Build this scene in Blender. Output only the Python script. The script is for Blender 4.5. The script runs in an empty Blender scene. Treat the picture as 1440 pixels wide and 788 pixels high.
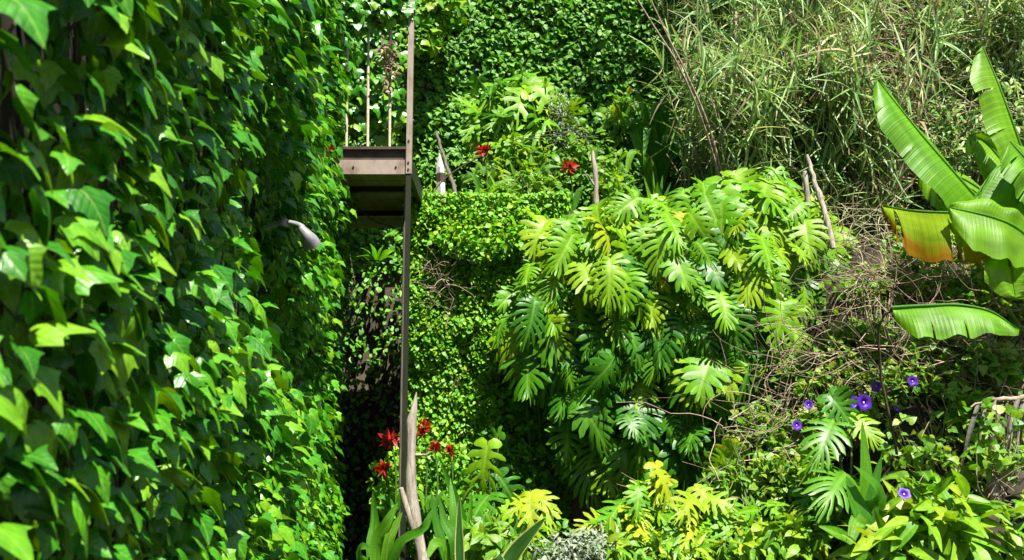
import bpy, math
import numpy as np
from mathutils import Vector, Matrix

rng = np.random.default_rng(11)
R = math.radians
scene = bpy.context.scene
COL = scene.collection

# ------------------------------------------------------------------ camera
PITCH = R(9.0)
EYE = np.array((0.0, 0.0, 1.7))
cam_d = bpy.data.cameras.new('camera')
cam = bpy.data.objects.new('camera', cam_d)
COL.objects.link(cam)
cam.location = EYE
cam.rotation_euler = (R(90) + PITCH, 0, 0)
cam_d.sensor_width = 36
cam_d.lens = 36
cam_d.clip_start = 0.05
cam_d.clip_end = 600
cam_d.dof.use_dof = True
cam_d.dof.focus_distance = 11.5
cam_d.dof.aperture_fstop = 5.0
scene.camera = cam

# ------------------------------------------------------------------ light
SUN = np.array((0.21, -0.42, 0.88)); SUN /= np.linalg.norm(SUN)
world = bpy.data.worlds.new('World')
scene.world = world
world.use_nodes = True
wn = world.node_tree
sky = wn.nodes.new('ShaderNodeTexSky')
sky.sky_type = 'NISHITA'
sky.sun_disc = False
sky.sun_elevation = math.asin(SUN[2])
sky.sun_rotation = math.atan2(SUN[0], SUN[1])
wn.nodes['Background'].inputs[1].default_value = 0.05
wn.links.new(sky.outputs[0], wn.nodes['Background'].inputs[0])
sun_d = bpy.data.lights.new('sun', 'SUN')
sun_d.energy = 5.0
sun_d.angle = R(0.5)
sun_d.color = (1.0, 0.95, 0.86)
sun = bpy.data.objects.new('sun', sun_d)
COL.objects.link(sun)
sun.rotation_euler = Vector(-SUN).to_track_quat('-Z', 'Y').to_euler()
scene.view_settings.view_transform = 'Standard'
scene.view_settings.look = 'None'
scene.view_settings.exposure = 1.38
scene.view_settings.gamma = 1.0
scene.cycles.use_denoising = True
scene.cycles.max_bounces = 7
scene.cycles.diffuse_bounces = 2
scene.cycles.glossy_bounces = 2
scene.cycles.transmission_bounces = 4

# ------------------------------------------------------------------ helpers
def at(px, py, Y):
    """pixel of the 1440 x 788 photograph at depth Y -> world point"""
    xc, yc = (px - 720) / 1440.0, (394 - py) / 1440.0
    c, s = math.cos(PITCH), math.sin(PITCH)
    d = np.array((xc, c - yc * s, s + yc * c))
    return EYE + d * (Y / d[1])

def unit(v):
    v = np.asarray(v, float)
    return v / np.maximum(np.linalg.norm(v, axis=-1, keepdims=True), 1e-9)

_tab = np.random.default_rng(5).random((256, 256))
def vnoise(x, y):
    x = np.asarray(x, float); y = np.asarray(y, float)
    xi = np.floor(x).astype(int); yi = np.floor(y).astype(int)
    fx, fy = x - xi, y - yi
    fx = fx * fx * (3 - 2 * fx); fy = fy * fy * (3 - 2 * fy)
    g = lambda a, b: _tab[a & 255, b & 255]
    return (g(xi, yi) * (1 - fx) * (1 - fy) + g(xi + 1, yi) * fx * (1 - fy)
            + g(xi, yi + 1) * (1 - fx) * fy + g(xi + 1, yi + 1) * fx * fy)
def fbm(x, y):
    return (vnoise(x, y) + .5 * vnoise(2.1 * x + 7, 2.1 * y + 3) + .25 * vnoise(4.3 * x + 1, 4.3 * y + 9)) / 1.75

class MB:
    """collects shapes, builds ONE mesh object"""
    def __init__(s): s.v = []; s.f = []; s.uv = []; s.mi = []; s.n = 0
    def add(s, v, f, uv=None, mi=0):
        v = np.asarray(v, float); f = np.asarray(f, int)
        if len(f) == 0: return
        s.v.append(v); s.f.append(f + s.n); s.n += len(v)
        s.uv.append(np.zeros((len(v), 2)) if uv is None else np.asarray(uv, float))
        s.mi.append(np.full(len(f), mi))
    def tube(s, pts, rad, sides=5, mi=0, cap=True):
        pts = np.asarray(pts, float); n = len(pts)
        rad = np.broadcast_to(np.asarray(rad, float), (n,)) if np.ndim(rad) < 2 else rad
        t = unit(np.gradient(pts, axis=0))
        ref = np.array((0, 0, 1.0)) if abs(t[:, 2]).mean() < .8 else np.array((1.0, 0, 0))
        a = unit(np.cross(t, ref)); b = np.cross(t, a)
        th = np.arange(sides) * 2 * math.pi / sides
        v = pts[:, None] + rad[:, None, None] * (np.cos(th)[None, :, None] * a[:, None] + np.sin(th)[None, :, None] * b[:, None])
        v = v.reshape(-1, 3)
        i = np.arange(n - 1)[:, None] * sides; j = np.arange(sides)[None]; k = (np.arange(sides) + 1)[None] % sides
        f = np.stack([i + j, i + k, i + sides + k, i + sides + j], -1).reshape(-1, 4)
        uv = np.stack([np.tile(np.arange(sides) / sides, n), np.repeat(np.linspace(0, 1, n), sides)], -1)
        s.add(v, f, uv, mi)
        if cap and sides == 4:
            s.add(v[:4], [[0, 1, 2, 3]], mi=mi); s.add(v[-4:], [[3, 2, 1, 0]], mi=mi)
        elif cap:
            for e in (0, n - 1):
                ring = v[e * sides:(e + 1) * sides]
                q = [[x, (x + 1) % sides, sides, sides] for x in range(sides)]
                tri = np.array([[x, (x + 1) % sides, sides] for x in range(sides)])
                s.add(np.vstack([ring, pts[e] + t[e] * (rad[e] * .25 if e else -rad[e] * .25)]), tri, mi=mi)
    def box(s, lo, hi, mi=0, M=None):
        (a, b, c), (d, e, f) = lo, hi
        v = np.array([(a, b, c), (d, b, c), (d, e, c), (a, e, c), (a, b, f), (d, b, f), (d, e, f), (a, e, f)], float)
        if M is not None: v = np.array([M @ Vector(x) for x in v])
        s.add(v, [[0, 3, 2, 1], [4, 5, 6, 7], [0, 1, 5, 4], [1, 2, 6, 5], [2, 3, 7, 6], [3, 0, 4, 7]], mi=mi)
    def leaves(s, tm, pos, d, n, size, mi=0, wide=None):
        """many copies of a leaf template: pos (N,3), d tip direction, n upper normal"""
        tv, tf, tuv = tm
        pos = np.atleast_2d(pos); N = len(pos)
        if N == 0: return
        d = unit(np.broadcast_to(d, (N, 3))); n = np.broadcast_to(n, (N, 3))
        n = unit(n - (n * d).sum(-1, keepdims=True) * d)
        sd = np.cross(d, n)
        sz = np.broadcast_to(size, (N,))[:, None, None]
        wd = 1.0 if wide is None else np.broadcast_to(wide, (N,))[:, None, None]
        v = pos[:, None] + sz * (wd * tv[None, :, :1] * sd[:, None] + tv[None, :, 1:2] * d[:, None] + tv[None, :, 2:] * n[:, None])
        f = (tf[None] + (np.arange(N) * len(tv))[:, None, None]).reshape(-1, tf.shape[1])
        s.add(v.reshape(-1, 3), f, np.tile(tuv, (N, 1)), mi)
    def build(s, name, mats, parent=None, smooth=True, origin=None):
        me = bpy.data.meshes.new(name)
        V = np.concatenate(s.v)
        if origin is not None: V = V - np.asarray(origin)
        elif parent is not None: V = V - np.array(parent.matrix_basis.translation)
        UV = np.concatenate(s.uv)
        li = np.concatenate([f.ravel() for f in s.f])
        cnt = np.concatenate([np.full(len(f), f.shape[1]) for f in s.f])
        me.vertices.add(len(V)); me.vertices.foreach_set('co', V.astype(np.float32).ravel())
        me.loops.add(len(li)); me.loops.foreach_set('vertex_index', li.astype(np.int32))
        me.polygons.add(len(cnt))
        me.polygons.foreach_set('loop_start', np.concatenate([[0], np.cumsum(cnt)[:-1]]).astype(np.int32))
        me.polygons.foreach_set('loop_total', cnt.astype(np.int32))
        mats = mats if isinstance(mats, (list, tuple)) else [mats]
        for m in mats: me.materials.append(m)
        me.polygons.foreach_set('material_index', np.concatenate(s.mi).astype(np.int32))
        me.polygons.foreach_set('use_smooth', np.full(len(cnt), smooth))
        l = me.uv_layers.new(name='UVMap'); l.data.foreach_set('uv', UV[li].astype(np.float32).ravel())
        me.update(calc_edges=True); me.validate()
        o = bpy.data.objects.new(name, me); COL.objects.link(o)
        if origin is not None: o.location = origin
        if parent is not None: o.parent = parent
        return o

def tag(o, label=None, cat=None, group=None, kind=None):
    for k, v in (('label', label), ('category', cat), ('group', group), ('kind', kind)):
        if v: o[k] = v
    return o
def thing(name, label, cat, loc, group=None):
    o = bpy.data.objects.new(name, None); COL.objects.link(o); o.location = Vector(loc)
    o.empty_display_size = .2
    return tag(o, label, cat, group)
def curve(pts, n):
    """smooth path through the points (Catmull-Rom)"""
    p = np.asarray(pts, float)
    if len(p) == 2: return p[0] + np.linspace(0, 1, n)[:, None] * (p[1] - p[0])
    p = np.vstack([2 * p[0] - p[1], p, 2 * p[-1] - p[-2]])
    out = []
    for u in np.linspace(0, len(p) - 3 - 1e-6, n):
        i = int(u); t = u - i
        a, b, c, d = p[i:i + 4]
        out.append(.5 * (2 * b + (c - a) * t + (2 * a - 5 * b + 4 * c - d) * t * t + (3 * b - a - 3 * c + d) * t ** 3))
    return np.array(out)

# ------------------------------------------------------------------ materials
def newmat(name):
    m = bpy.data.materials.new(name); m.use_nodes = True
    nt = m.node_tree; nt.nodes.clear()
    return m, nt, (lambda t, **k: _node(nt, t, **k)), nt.links.new
def _node(nt, t, **k):
    n = nt.nodes.new(t)
    for a, b in k.items(): setattr(n, a, b)
    return n

def leaf_mat(name, cols, trans=.35, rough=.42, vein=.0, vcol=(.3, .45, .08), nv=7, spec=.45, obj=False, edge=None, tmul=(2.6, 2.4, .9), stripe=0, slant=.8):
    """cols: leaf colours one leaf draws from; veins follow the leaf's own uv (x across -1..1, y along 0..1)"""
    m, nt, N, L = newmat(name)
    out = N('ShaderNodeOutputMaterial')
    rnd = N('ShaderNodeObjectInfo').outputs['Random'] if obj else N('ShaderNodeNewGeometry').outputs['Random Per Island']
    ramp = N('ShaderNodeValToRGB'); el = ramp.color_ramp.elements
    cols = list(cols) if len(cols) > 1 else [cols[0], cols[0]]
    while len(el) < len(cols): el.new(.5)
    for i, c in enumerate(cols): el[i].position = i / max(1, len(cols) - 1); el[i].color = (*c, 1)
    L(rnd, ramp.inputs[0])
    uv = N('ShaderNodeUVMap')
    noi = N('ShaderNodeTexNoise'); noi.inputs['Scale'].default_value = 3.2; noi.inputs['Detail'].default_value = 4
    wob = N('ShaderNodeVectorMath', operation='ADD')
    comb = N('ShaderNodeCombineXYZ'); L(rnd, comb.inputs[0]); L(rnd, comb.inputs[1])
    sc = N('ShaderNodeVectorMath', operation='SCALE'); L(comb.outputs[0], sc.inputs[0]); sc.inputs['Scale'].default_value = 57
    L(uv.outputs[0], wob.inputs[0]); L(sc.outputs[0], wob.inputs[1]); L(wob.outputs[0], noi.inputs['Vector'])
    mot = N('ShaderNodeMapRange'); L(noi.outputs[0], mot.inputs[0])
    mot.inputs[1].default_value = .3; mot.inputs[2].default_value = .7; mot.inputs[3].default_value = .72; mot.inputs[4].default_value = 1.3
    mul = N('ShaderNodeMix', data_type='RGBA', blend_type='MULTIPLY'); mul.inputs[0].default_value = 1
    L(ramp.outputs[0], mul.inputs[6]); L(mot.outputs[0], mul.inputs[7])
    col = mul.outputs[2]
    bump_h = noi.outputs[0]
    sep = N('ShaderNodeSeparateXYZ'); L(uv.outputs[0], sep.inputs[0])
    ab = N('ShaderNodeMath', operation='ABSOLUTE'); L(sep.outputs[0], ab.inputs[0])
    def math_(op, a, b=None):
        n = N('ShaderNodeMath', operation=op)
        for i, x in enumerate((a, b)):
            if x is None: continue
            if isinstance(x, (int, float)): n.inputs[i].default_value = x
            else: L(x, n.inputs[i])
        return n.outputs[0]
    if vein > 0:
        mid = math_('LESS_THAN', ab.outputs[0], .045)
        k = math_('MULTIPLY', math_('SUBTRACT', sep.outputs[1], math_('MULTIPLY', ab.outputs[0], slant)), nv)
        fr = math_('ABSOLUTE', math_('SUBTRACT', math_('FRACT', k), .5))
        side = math_('GREATER_THAN', fr, .45)
        vm = math_('MULTIPLY', math_('MAXIMUM', mid, math_('MULTIPLY', side, .6)), vein)
        mx = N('ShaderNodeMix', data_type='RGBA'); L(vm, mx.inputs[0]); L(col, mx.inputs[6]); mx.inputs[7].default_value = (*vcol, 1)
        col = mx.outputs[2]
        bump_h = math_('SUBTRACT', math_('MULTIPLY', fr, -.35), math_('MULTIPLY', noi.outputs[0], .5))
    if stripe:
        st = math_('SINE', math_('MULTIPLY', sep.outputs[1], stripe))
        noi2 = N('ShaderNodeTexNoise', noise_dimensions='1D'); L(math_('MULTIPLY', sep.outputs[1], 40), noi2.inputs['W'])
        mr = N('ShaderNodeMapRange'); L(noi2.outputs[0], mr.inputs[0]); mr.inputs[3].default_value = .55; mr.inputs[4].default_value = 1.5
        ml = N('ShaderNodeMix', data_type='RGBA', blend_type='MULTIPLY'); ml.inputs[0].default_value = .8
        L(col, ml.inputs[6]); L(mr.outputs[0], ml.inputs[7]); col = ml.outputs[2]
        bump_h = math_('ADD', math_('MULTIPLY', st, .25), noi2.outputs[0])
    if edge:
        ew = N('ShaderNodeMapRange'); L(math_('ADD', ab.outputs[0], math_('MULTIPLY', math_('SUBTRACT', noi.outputs[0], .5), edge[3] if len(edge) > 3 else .5)), ew.inputs[0])
        ew.inputs[1].default_value = edge[1]; ew.inputs[2].default_value = edge[2]
        mx = N('ShaderNodeMix', data_type='RGBA'); L(ew.outputs[0], mx.inputs[0]); L(col, mx.inputs[6]); mx.inputs[7].default_value = (*edge[0], 1)
        col = mx.outputs[2]
    bmp = N('ShaderNodeBump'); bmp.inputs['Strength'].default_value = .35; bmp.inputs['Distance'].default_value = .01
    L(bump_h, bmp.inputs['Height'])
    bs = N('ShaderNodeBsdfPrincipled'); L(col, bs.inputs['Base Color']); L(bmp.outputs[0], bs.inputs['Normal'])
    bs.inputs['Roughness'].default_value = rough; bs.inputs['Specular IOR Level'].default_value = spec
    tr = N('ShaderNodeBsdfTranslucent')
    tm = N('ShaderNodeMix', data_type='RGBA', blend_type='MULTIPLY'); tm.inputs[0].default_value = 1
    L(col, tm.inputs[6]); tm.inputs[7].default_value = (*tmul, 1); L(tm.outputs[2], tr.inputs[0])
    ms = N('ShaderNodeMixShader'); ms.inputs[0].default_value = trans
    L(bs.outputs[0], ms.inputs[1]); L(tr.outputs[0], ms.inputs[2]); L(ms.outputs[0], out.inputs[0])
    return m

def solid_mat(name, c1, c2, scale=6, rough=.8, stretch=(1, 1, 1), bump=.4, metallic=0, c3=None, spec=.3, isl=.0):
    m, nt, N, L = newmat(name)
    out = N('ShaderNodeOutputMaterial'); bs = N('ShaderNodeBsdfPrincipled')
    tc = N('ShaderNodeTexCoord'); mp = N('ShaderNodeMapping'); mp.inputs['Scale'].default_value = stretch
    L(tc.outputs['Object'], mp.inputs[0])
    no = N('ShaderNodeTexNoise'); no.inputs['Scale'].default_value = scale; no.inputs['Detail'].default_value = 6; no.inputs['Roughness'].default_value = .65
    L(mp.outputs[0], no.inputs['Vector'])
    rp = N('ShaderNodeValToRGB'); rp.color_ramp.elements[0].position = .32; rp.color_ramp.elements[1].position = .68
    rp.color_ramp.elements[0].color = (*c1, 1); rp.color_ramp.elements[1].color = (*c2, 1)
    if c3: e = rp.color_ramp.elements.new(.5); e.color = (*c3, 1)
    L(no.outputs[0], rp.inputs[0])
    col = rp.outputs[0]
    if isl:
        g = N('ShaderNodeNewGeometry'); mr = N('ShaderNodeMapRange'); L(g.outputs['Random Per Island'], mr.inputs[0])
        mr.inputs[3].default_value = 1 - isl; mr.inputs[4].default_value = 1 + isl
        ml = N('ShaderNodeMix', data_type='RGBA', blend_type='MULTIPLY'); ml.inputs[0].default_value = 1
        L(col, ml.inputs[6]); L(mr.outputs[0], ml.inputs[7]); col = ml.outputs[2]
    L(col, bs.inputs['Base Color'])
    bs.inputs['Roughness'].default_value = rough; bs.inputs['Metallic'].default_value = metallic; bs.inputs['Specular IOR Level'].default_value = spec
    b = N('ShaderNodeBump'); b.inputs['Strength'].default_value = bump; b.inputs['Distance'].default_value = .02
    L(no.outputs[0], b.inputs['Height']); L(b.outputs[0], bs.inputs['Normal']); L(bs.outputs[0], out.inputs[0])
    return m

M = dict(
    ivy=leaf_mat('ivy leaf', [(.016, .125, .004), (.034, .195, .005), (.07, .265, .006), (.15, .32, .008)], trans=.17, rough=.34, vein=.28, nv=5, slant=.5, spec=.5, tmul=(2.0, 1.9, .5)),
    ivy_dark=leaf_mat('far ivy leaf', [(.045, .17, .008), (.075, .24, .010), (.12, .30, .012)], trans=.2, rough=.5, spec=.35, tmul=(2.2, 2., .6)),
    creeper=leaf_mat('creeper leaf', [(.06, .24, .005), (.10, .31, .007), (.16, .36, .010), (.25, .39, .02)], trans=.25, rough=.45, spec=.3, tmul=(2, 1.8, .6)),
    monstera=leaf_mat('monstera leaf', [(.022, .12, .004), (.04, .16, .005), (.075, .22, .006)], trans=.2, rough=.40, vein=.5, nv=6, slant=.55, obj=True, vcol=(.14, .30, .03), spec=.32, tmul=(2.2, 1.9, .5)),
    monstera_lit=leaf_mat('sunlit monstera leaf', [(.07, .23, .004), (.12, .29, .005), (.21, .34, .007)], trans=.22, rough=.42, vein=.5, nv=6, slant=.55, obj=True, vcol=(.25, .40, .04), tmul=(1.7, 1.5, .5), spec=.22),  # brighter, yellower copy of the monstera leaf, sunlight put into its colour
    monstera_yel=leaf_mat('yellow monstera leaf', [(.24, .33, .008), (.32, .34, .010)], trans=.25, rough=.5, vein=.5, nv=6, slant=.55, obj=True, vcol=(.36, .45, .05), tmul=(1.4, 1.3, .7), edge=((.38, .30, .02), .60, .82, .3), spec=.2),
    philo=leaf_mat('philodendron leaf', [(.06, .22, .006), (.10, .28, .008), (.17, .33, .010), (.30, .36, .012)], trans=.28, rough=.46, vein=.4, nv=6, slant=.5, obj=True, vcol=(.30, .42, .05), tmul=(1.7, 1.6, .6), spec=.25),
    banana=leaf_mat('banana leaf', [(.085, .25, .006), (.14, .29, .006)], trans=.34, rough=.42, obj=True, stripe=220, spec=.32, tmul=(1.9, 1.8, .6)),
    banana_old=leaf_mat('withering banana leaf', [(.17, .29, .010), (.19, .29, .010)], trans=.4, rough=.5, obj=True, stripe=160, edge=((.21, .105, .004), .55, .85, 1.3), tmul=(1.7, 1.3, .4), spec=.03),
    banana_dead=leaf_mat('dead banana leaf', [(.10, .097, .085), (.20, .19, .165)], trans=.15, rough=.9, stripe=90, tmul=(1.3, 1.2, 1.), spec=.1),
    strap=leaf_mat('strap leaf', [(.04, .17, .008), (.07, .22, .010), (.11, .26, .010)], trans=.34, rough=.45, obj=True, stripe=20, spec=.3),
    strap_pale=leaf_mat('pale edged strap leaf', [(.03, .10, .015)], trans=.2, rough=.38, obj=True, edge=((.42, .48, .15), .78, .84, .1)),
    shrub=leaf_mat('broad shrub leaf', [(.04, .15, .006), (.075, .22, .008), (.12, .27, .010), (.18, .30, .012)], trans=.36, rough=.42, vein=.4, nv=6, slant=.5, spec=.35, tmul=(2., 1.8, .6)),
    lime=leaf_mat('lime shrub leaf', [(.06, .21, .006), (.10, .27, .008), (.16, .32, .010), (.27, .34, .015)], trans=.28, rough=.42, vein=.3, nv=6, slant=.5, tmul=(1.7, 1.6, .6), spec=.3),
    bramble=leaf_mat('bramble leaf', [(.05, .17, .008), (.09, .23, .010), (.15, .27, .015), (.24, .29, .05)], trans=.25, rough=.45, spec=.35),
    silver=leaf_mat('silver leaf', [(.14, .19, .12), (.22, .27, .18), (.32, .36, .26)], trans=.2, rough=.7, tmul=(1.2, 1.3, 1.)),
    reed=leaf_mat('reed leaf', [(.08, .20, .045), (.13, .27, .065), (.19, .33, .085), (.27, .38, .11), (.40, .44, .20)], trans=.28, rough=.45, tmul=(1.5, 1.5, .9), spec=.4),
    reed_dry=leaf_mat('dry reed leaf', [(.14, .10, .06), (.24, .19, .11), (.36, .30, .17)], trans=.25, rough=.7, tmul=(1.3, 1.2, 1.), spec=.2),
    stem=solid_mat('green stem', (.03, .08, .01), (.07, .14, .02), 20, .5),
    cane=solid_mat('cane', (.26, .24, .13), (.48, .45, .28), 9, .6, (1, 1, .25), isl=.35),
    twig=solid_mat('dry twig', (.15, .105, .07), (.42, .33, .24), 12, .85, isl=.55),
    vine=solid_mat('ivy stem', (.05, .04, .025), (.11, .085, .05), 20, .85),
    deadwood=solid_mat('bleached dead wood', (.20, .165, .125), (.46, .41, .34), 9, .9, (3, 3, .5), 1.0),
    whitewood=solid_mat('weathered white paint', (.45, .44, .40), (.74, .73, .69), 18, .7, (2, 2, .6), .5),
    darkwood=solid_mat('grey pole wood', (.07, .06, .05), (.16, .14, .11), 14, .8, (2, 2, .4)),
    soil=solid_mat('soil', (.018, .013, .009), (.06, .045, .028), 3, .95, c3=(.03, .024, .014)),
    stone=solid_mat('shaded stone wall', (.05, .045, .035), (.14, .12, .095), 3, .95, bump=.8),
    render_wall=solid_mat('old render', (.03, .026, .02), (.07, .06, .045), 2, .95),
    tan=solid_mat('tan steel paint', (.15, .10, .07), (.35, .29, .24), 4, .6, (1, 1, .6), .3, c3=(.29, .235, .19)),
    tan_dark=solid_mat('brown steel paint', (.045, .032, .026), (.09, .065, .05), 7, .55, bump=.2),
    olive=solid_mat('dark olive steel', (.010, .013, .006), (.022, .026, .012), 6, .5, (1, 1, .3), .2),
    board=solid_mat('olive soffit boards', (.16, .15, .075), (.26, .24, .13), 4, .8, (6, .4, 1), .3),
    picket=solid_mat('cream rod paint', (.42, .36, .24), (.62, .56, .42), 30, .55, bump=.1),
    lamp=solid_mat('grey lamp metal', (.15, .155, .16), (.27, .275, .28), 20, .45, bump=.1, spec=.5),
    lampin=solid_mat('lamp inside', (.10, .09, .08), (.18, .16, .14), 20, .6),
    red=leaf_mat('red petal', [(.22, .008, .006), (.42, .016, .010), (.50, .05, .015)], trans=.3, rough=.5, tmul=(1.3, 1., 1.)),
    purple=leaf_mat('purple petal', [(.075, .012, .36), (.11, .02, .45)], trans=.3, rough=.5, obj=True, tmul=(1.4, 1.2, 1.4)),
    throat=solid_mat('flower throat', (.5, .3, .6), (.7, .55, .75), 30, .6),
)

# ------------------------------------------------------------------ leaf shapes
def tmpl(out, mids, cols=2, cup=.15, droop=.15, wave=0., twist=0.):
    """lobed leaf: outline points of the right half, each joined to a point of the midrib"""
    V = []; UV = []
    cs = np.linspace(-1, 1, 2 * cols + 1)
    for (ou, ov), mv in zip(out, mids):
        for c in cs:
            a = abs(c); u = c * ou; v = mv + a * (ov - mv)
            w = cup * abs(u) - droop * v * v + wave * math.sin(v * 9 + c * 2) * a + twist * u * v - .10 * a * a * abs(ou)
            V.append((u, v, w)); UV.append((u * 1.6, v))
    k = len(cs); F = []
    for i in range(len(out) - 1):
        for j in range(k - 1): F.append((i * k + j, i * k + j + 1, (i + 1) * k + j + 1, (i + 1) * k + j))
    return np.array(V), np.array(F), np.array(UV)
_iv_o = [(.03, .0), (.22, -.12), (.45, -.06), (.55, .14), (.68, .46), (.46, .50), (.37, .58), (.27, .76), (.01, 1.0)]
_iv_m = [0, .02, .06, .16, .34, .44, .54, .76, 1.0]
IVY = [tmpl(_iv_o, _iv_m, 3, .05, .70, .03), tmpl([(u * 1.05, v) for u, v in _iv_o], _iv_m, 3, -.30, .85, .035, .25), tmpl([(u * .9, v) for u, v in _iv_o], _iv_m, 3, .30, .45, .03, -.3)]
IVY_LO = [tmpl(_iv_o, _iv_m, 1, .15, .6), tmpl(_iv_o, _iv_m, 1, -.2, .75, 0, .2)]
_ov = lambda w, n=6, p=.8: ([(max(.012, w * math.sin(math.pi * t ** p) ** .8), t) for t in np.linspace(0, 1, n)], list(np.linspace(0, 1, n)))
OVAL = [tmpl(*_ov(.30, 5), 1, .2, .15), tmpl(*_ov(.34, 5), 1, .0, .3, 0, .3)]
LANCE = [tmpl(*_ov(.15, 8), 1, .4, .35), tmpl(*_ov(.17, 8), 1, .25, .6, .02, .2), tmpl(*_ov(.13, 8), 1, .5, .12)]
BROAD = [tmpl(*_ov(.27, 9, .7), 2, .25, .3, .02), tmpl(*_ov(.24, 9, .7), 2, .1, .5, .03, .2)]
REED = [tmpl(*_ov(.031, 6, .6), 1, .5, b, 0, t) for b, t in ((.2, .2), (.6, -.3), (1.0, .4), (.05, 0))]
HEART = [tmpl([(.02, 0), (.24, -.12), (.44, .02), (.46, .25), (.30, .6), (.012, 1)], [0, .02, .1, .3, .62, 1], 1, .2, .25)]
PETAL = [tmpl(*_ov(.2, 6, .9), 1, .3, .4)]

def cut_leaf(nf=6, gap=.20, solid=.38, droop=.35, fold=.25, width=1.0, seed=0, rows=8, wavy=.13):
    """monstera / philodendron blade: fingers between curves that leave the midrib"""
    r = np.random.default_rng(seed)
    V = []; F = []; UV = []
    for sgn in (-1, 1):
        nb = nf + 1
        mv = np.linspace(0.0, .93, nb)
        ang = np.interp(np.linspace(0, 1, nb), [0, .15, .5, 1], [R(150), R(112), R(72), R(8)])
        ln = np.interp(np.linspace(0, 1, nb), [0, .15, .4, .75, 1], [.30, .46, .50, .38, .12]) * width
        def B(j, t):
            a = ang[j] - .28 * t
            return np.array((math.sin(a) * ln[j] * t, mv[j] + math.cos(a) * ln[j] * t))
        for i in range(nf):
            g0 = gap * r.uniform(.7, 1.3) * (0.35 if i == 0 else 1); tl = r.uniform(.92, 1.06)
            s0 = solid * r.uniform(.75, 1.25); lift = r.uniform(-1, 1) * wavy
            base = len(V)
            for k in range(rows):
                t = k / (rows - 1)
                g = g0 * min(1, max(0, (t - s0) / .18))
                if k == rows - 1: g = max(g, .40)
                elif k == rows - 2: g = max(g, .20)
                te = t * tl
                a, b = B(i, te), B(i + 1, te)
                for c in (g, .5, 1 - g):
                    p = a + (b - a) * c
                    u, v = p
                    if c == .5 and k == rows - 1: p = p * 1.0 + np.array((.03 * math.sin(ang[i]), .02)); u, v = p
                    w = -fold * u * u * 1.6 + .10 * u - droop * max(v, 0) ** 2 * .9 - (.25 * (v ** 2) if v < 0 else 0)
                    w += (.010 if c == .5 else 0) * min(1, t * 3) + lift * t * t
                    V.append((sgn * u, v, w)); UV.append((sgn * u * 1.6, v))
            for k in range(rows - 1):
                for c in range(2):
                    q = (base + k * 3 + c, base + k * 3 + c + 1, base + k * 3 + c + 4, base + k * 3 + c + 3)
                    F.append(q if sgn > 0 else q[::-1])
    return np.array(V), np.array(F), np.array(UV)
MON = [cut_leaf(9, .20, .24, .30, .20, 1.0, s) for s in range(4)] + [cut_leaf(10, .20, .18, .60, .50, .95, s + 9) for s in range(3)] + [cut_leaf(7, .12, .40, .3, .10, 1.04, 21), cut_leaf(8, .22, .22, .5, -.25, 1.0, 25), cut_leaf(8, .17, .3, .9, .3, .9, 27)]
PHI = [cut_leaf(6, .27, .20, .5, .3, .85, s + 30, 6) for s in range(4)]
PINN = [cut_leaf(9, .30, .10, .55, .3, .72, s + 50, 5) for s in range(3)]

def mesh_of(tm, name, mat):
    mb = MB(); mb.add(*tm); o = mb.build(name, mat); me = o.data; bpy.data.objects.remove(o); return me
_meshes = {}
def leaf_obj(parent, tm_key, idx, mat_key, pos, d, n, size, wide=1.0, name='leaf', label=None):
    """one big leaf = one part; the mesh is shared by all leaves of that shape and colour"""
    k = (tm_key, idx, mat_key)
    if k not in _meshes: _meshes[k] = mesh_of(globals()[tm_key][idx], 'leaf', M[mat_key])
    o = bpy.data.objects.new(name, _meshes[k]); COL.objects.link(o)
    d = unit(d); n = np.asarray(n, float); n = unit(n - n.dot(d) * d); s = np.cross(d, n)
    mt = Matrix(((s[0] * size * wide, d[0] * size, n[0] * size, 0), (s[1] * size * wide, d[1] * size, n[1] * size, 0), (s[2] * size * wide, d[2] * size, n[2] * size, 0), (0, 0, 0, 1)))
    mt.translation = Vector(pos) - parent.location
    o.parent = parent; o.matrix_basis = mt
    if label: o['label'] = label
    return o

# ------------------------------------------------------------------ ground
def slope(Y):
    return np.interp(Y, [6, 8.5, 9.2, 10.5, 12, 14.5, 16, 19, 24, 60], [0, .45, .95, 2.05, 3.3, 5.2, 6.3, 10.6, 16, 22])
def height(x, y):
    left = np.where(y < np.where(x < -1.4, 16.4, 13.62), 0, np.where(y < 18.2, np.where(x < -1.4, 4.2, 4.75), np.interp(y, [18.2, 24, 60], [10.4, 16, 22])))
    k = np.clip((x - 3.0) / .9, 0, 1); k = k * k * (3 - 2 * k)
    back = np.where((y > 15) & (y < 18.2), np.clip((x - 2.6) / .9, 0, 1), k)
    h = left * (1 - back) + slope(y) * back
    return h + .12 * (fbm(x * .9, y * .9) - .5)
xs = np.unique(np.concatenate([np.linspace(-90, -6, 12), np.arange(-6, 12, .3), np.linspace(12, 90, 14)]))
ys = np.unique(np.concatenate([np.linspace(-90, -2, 10), np.arange(-2, 24, .3), [13.6, 13.64, 16.38, 16.42, 18.15, 18.22], np.linspace(24, 120, 12)]))
gx, gy = np.meshgrid(xs, ys)
gv = np.stack([gx, gy, height(gx, gy)], -1).reshape(-1, 3)
nx = len(xs); ii = (np.arange(len(ys) - 1)[:, None] * nx + np.arange(nx - 1)[None]).ravel()
mb = MB(); mb.add(gv, np.stack([ii, ii + 1, ii + nx + 1, ii + nx], -1))
tag(mb.build('ground', M['soil']), kind='structure')

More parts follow.
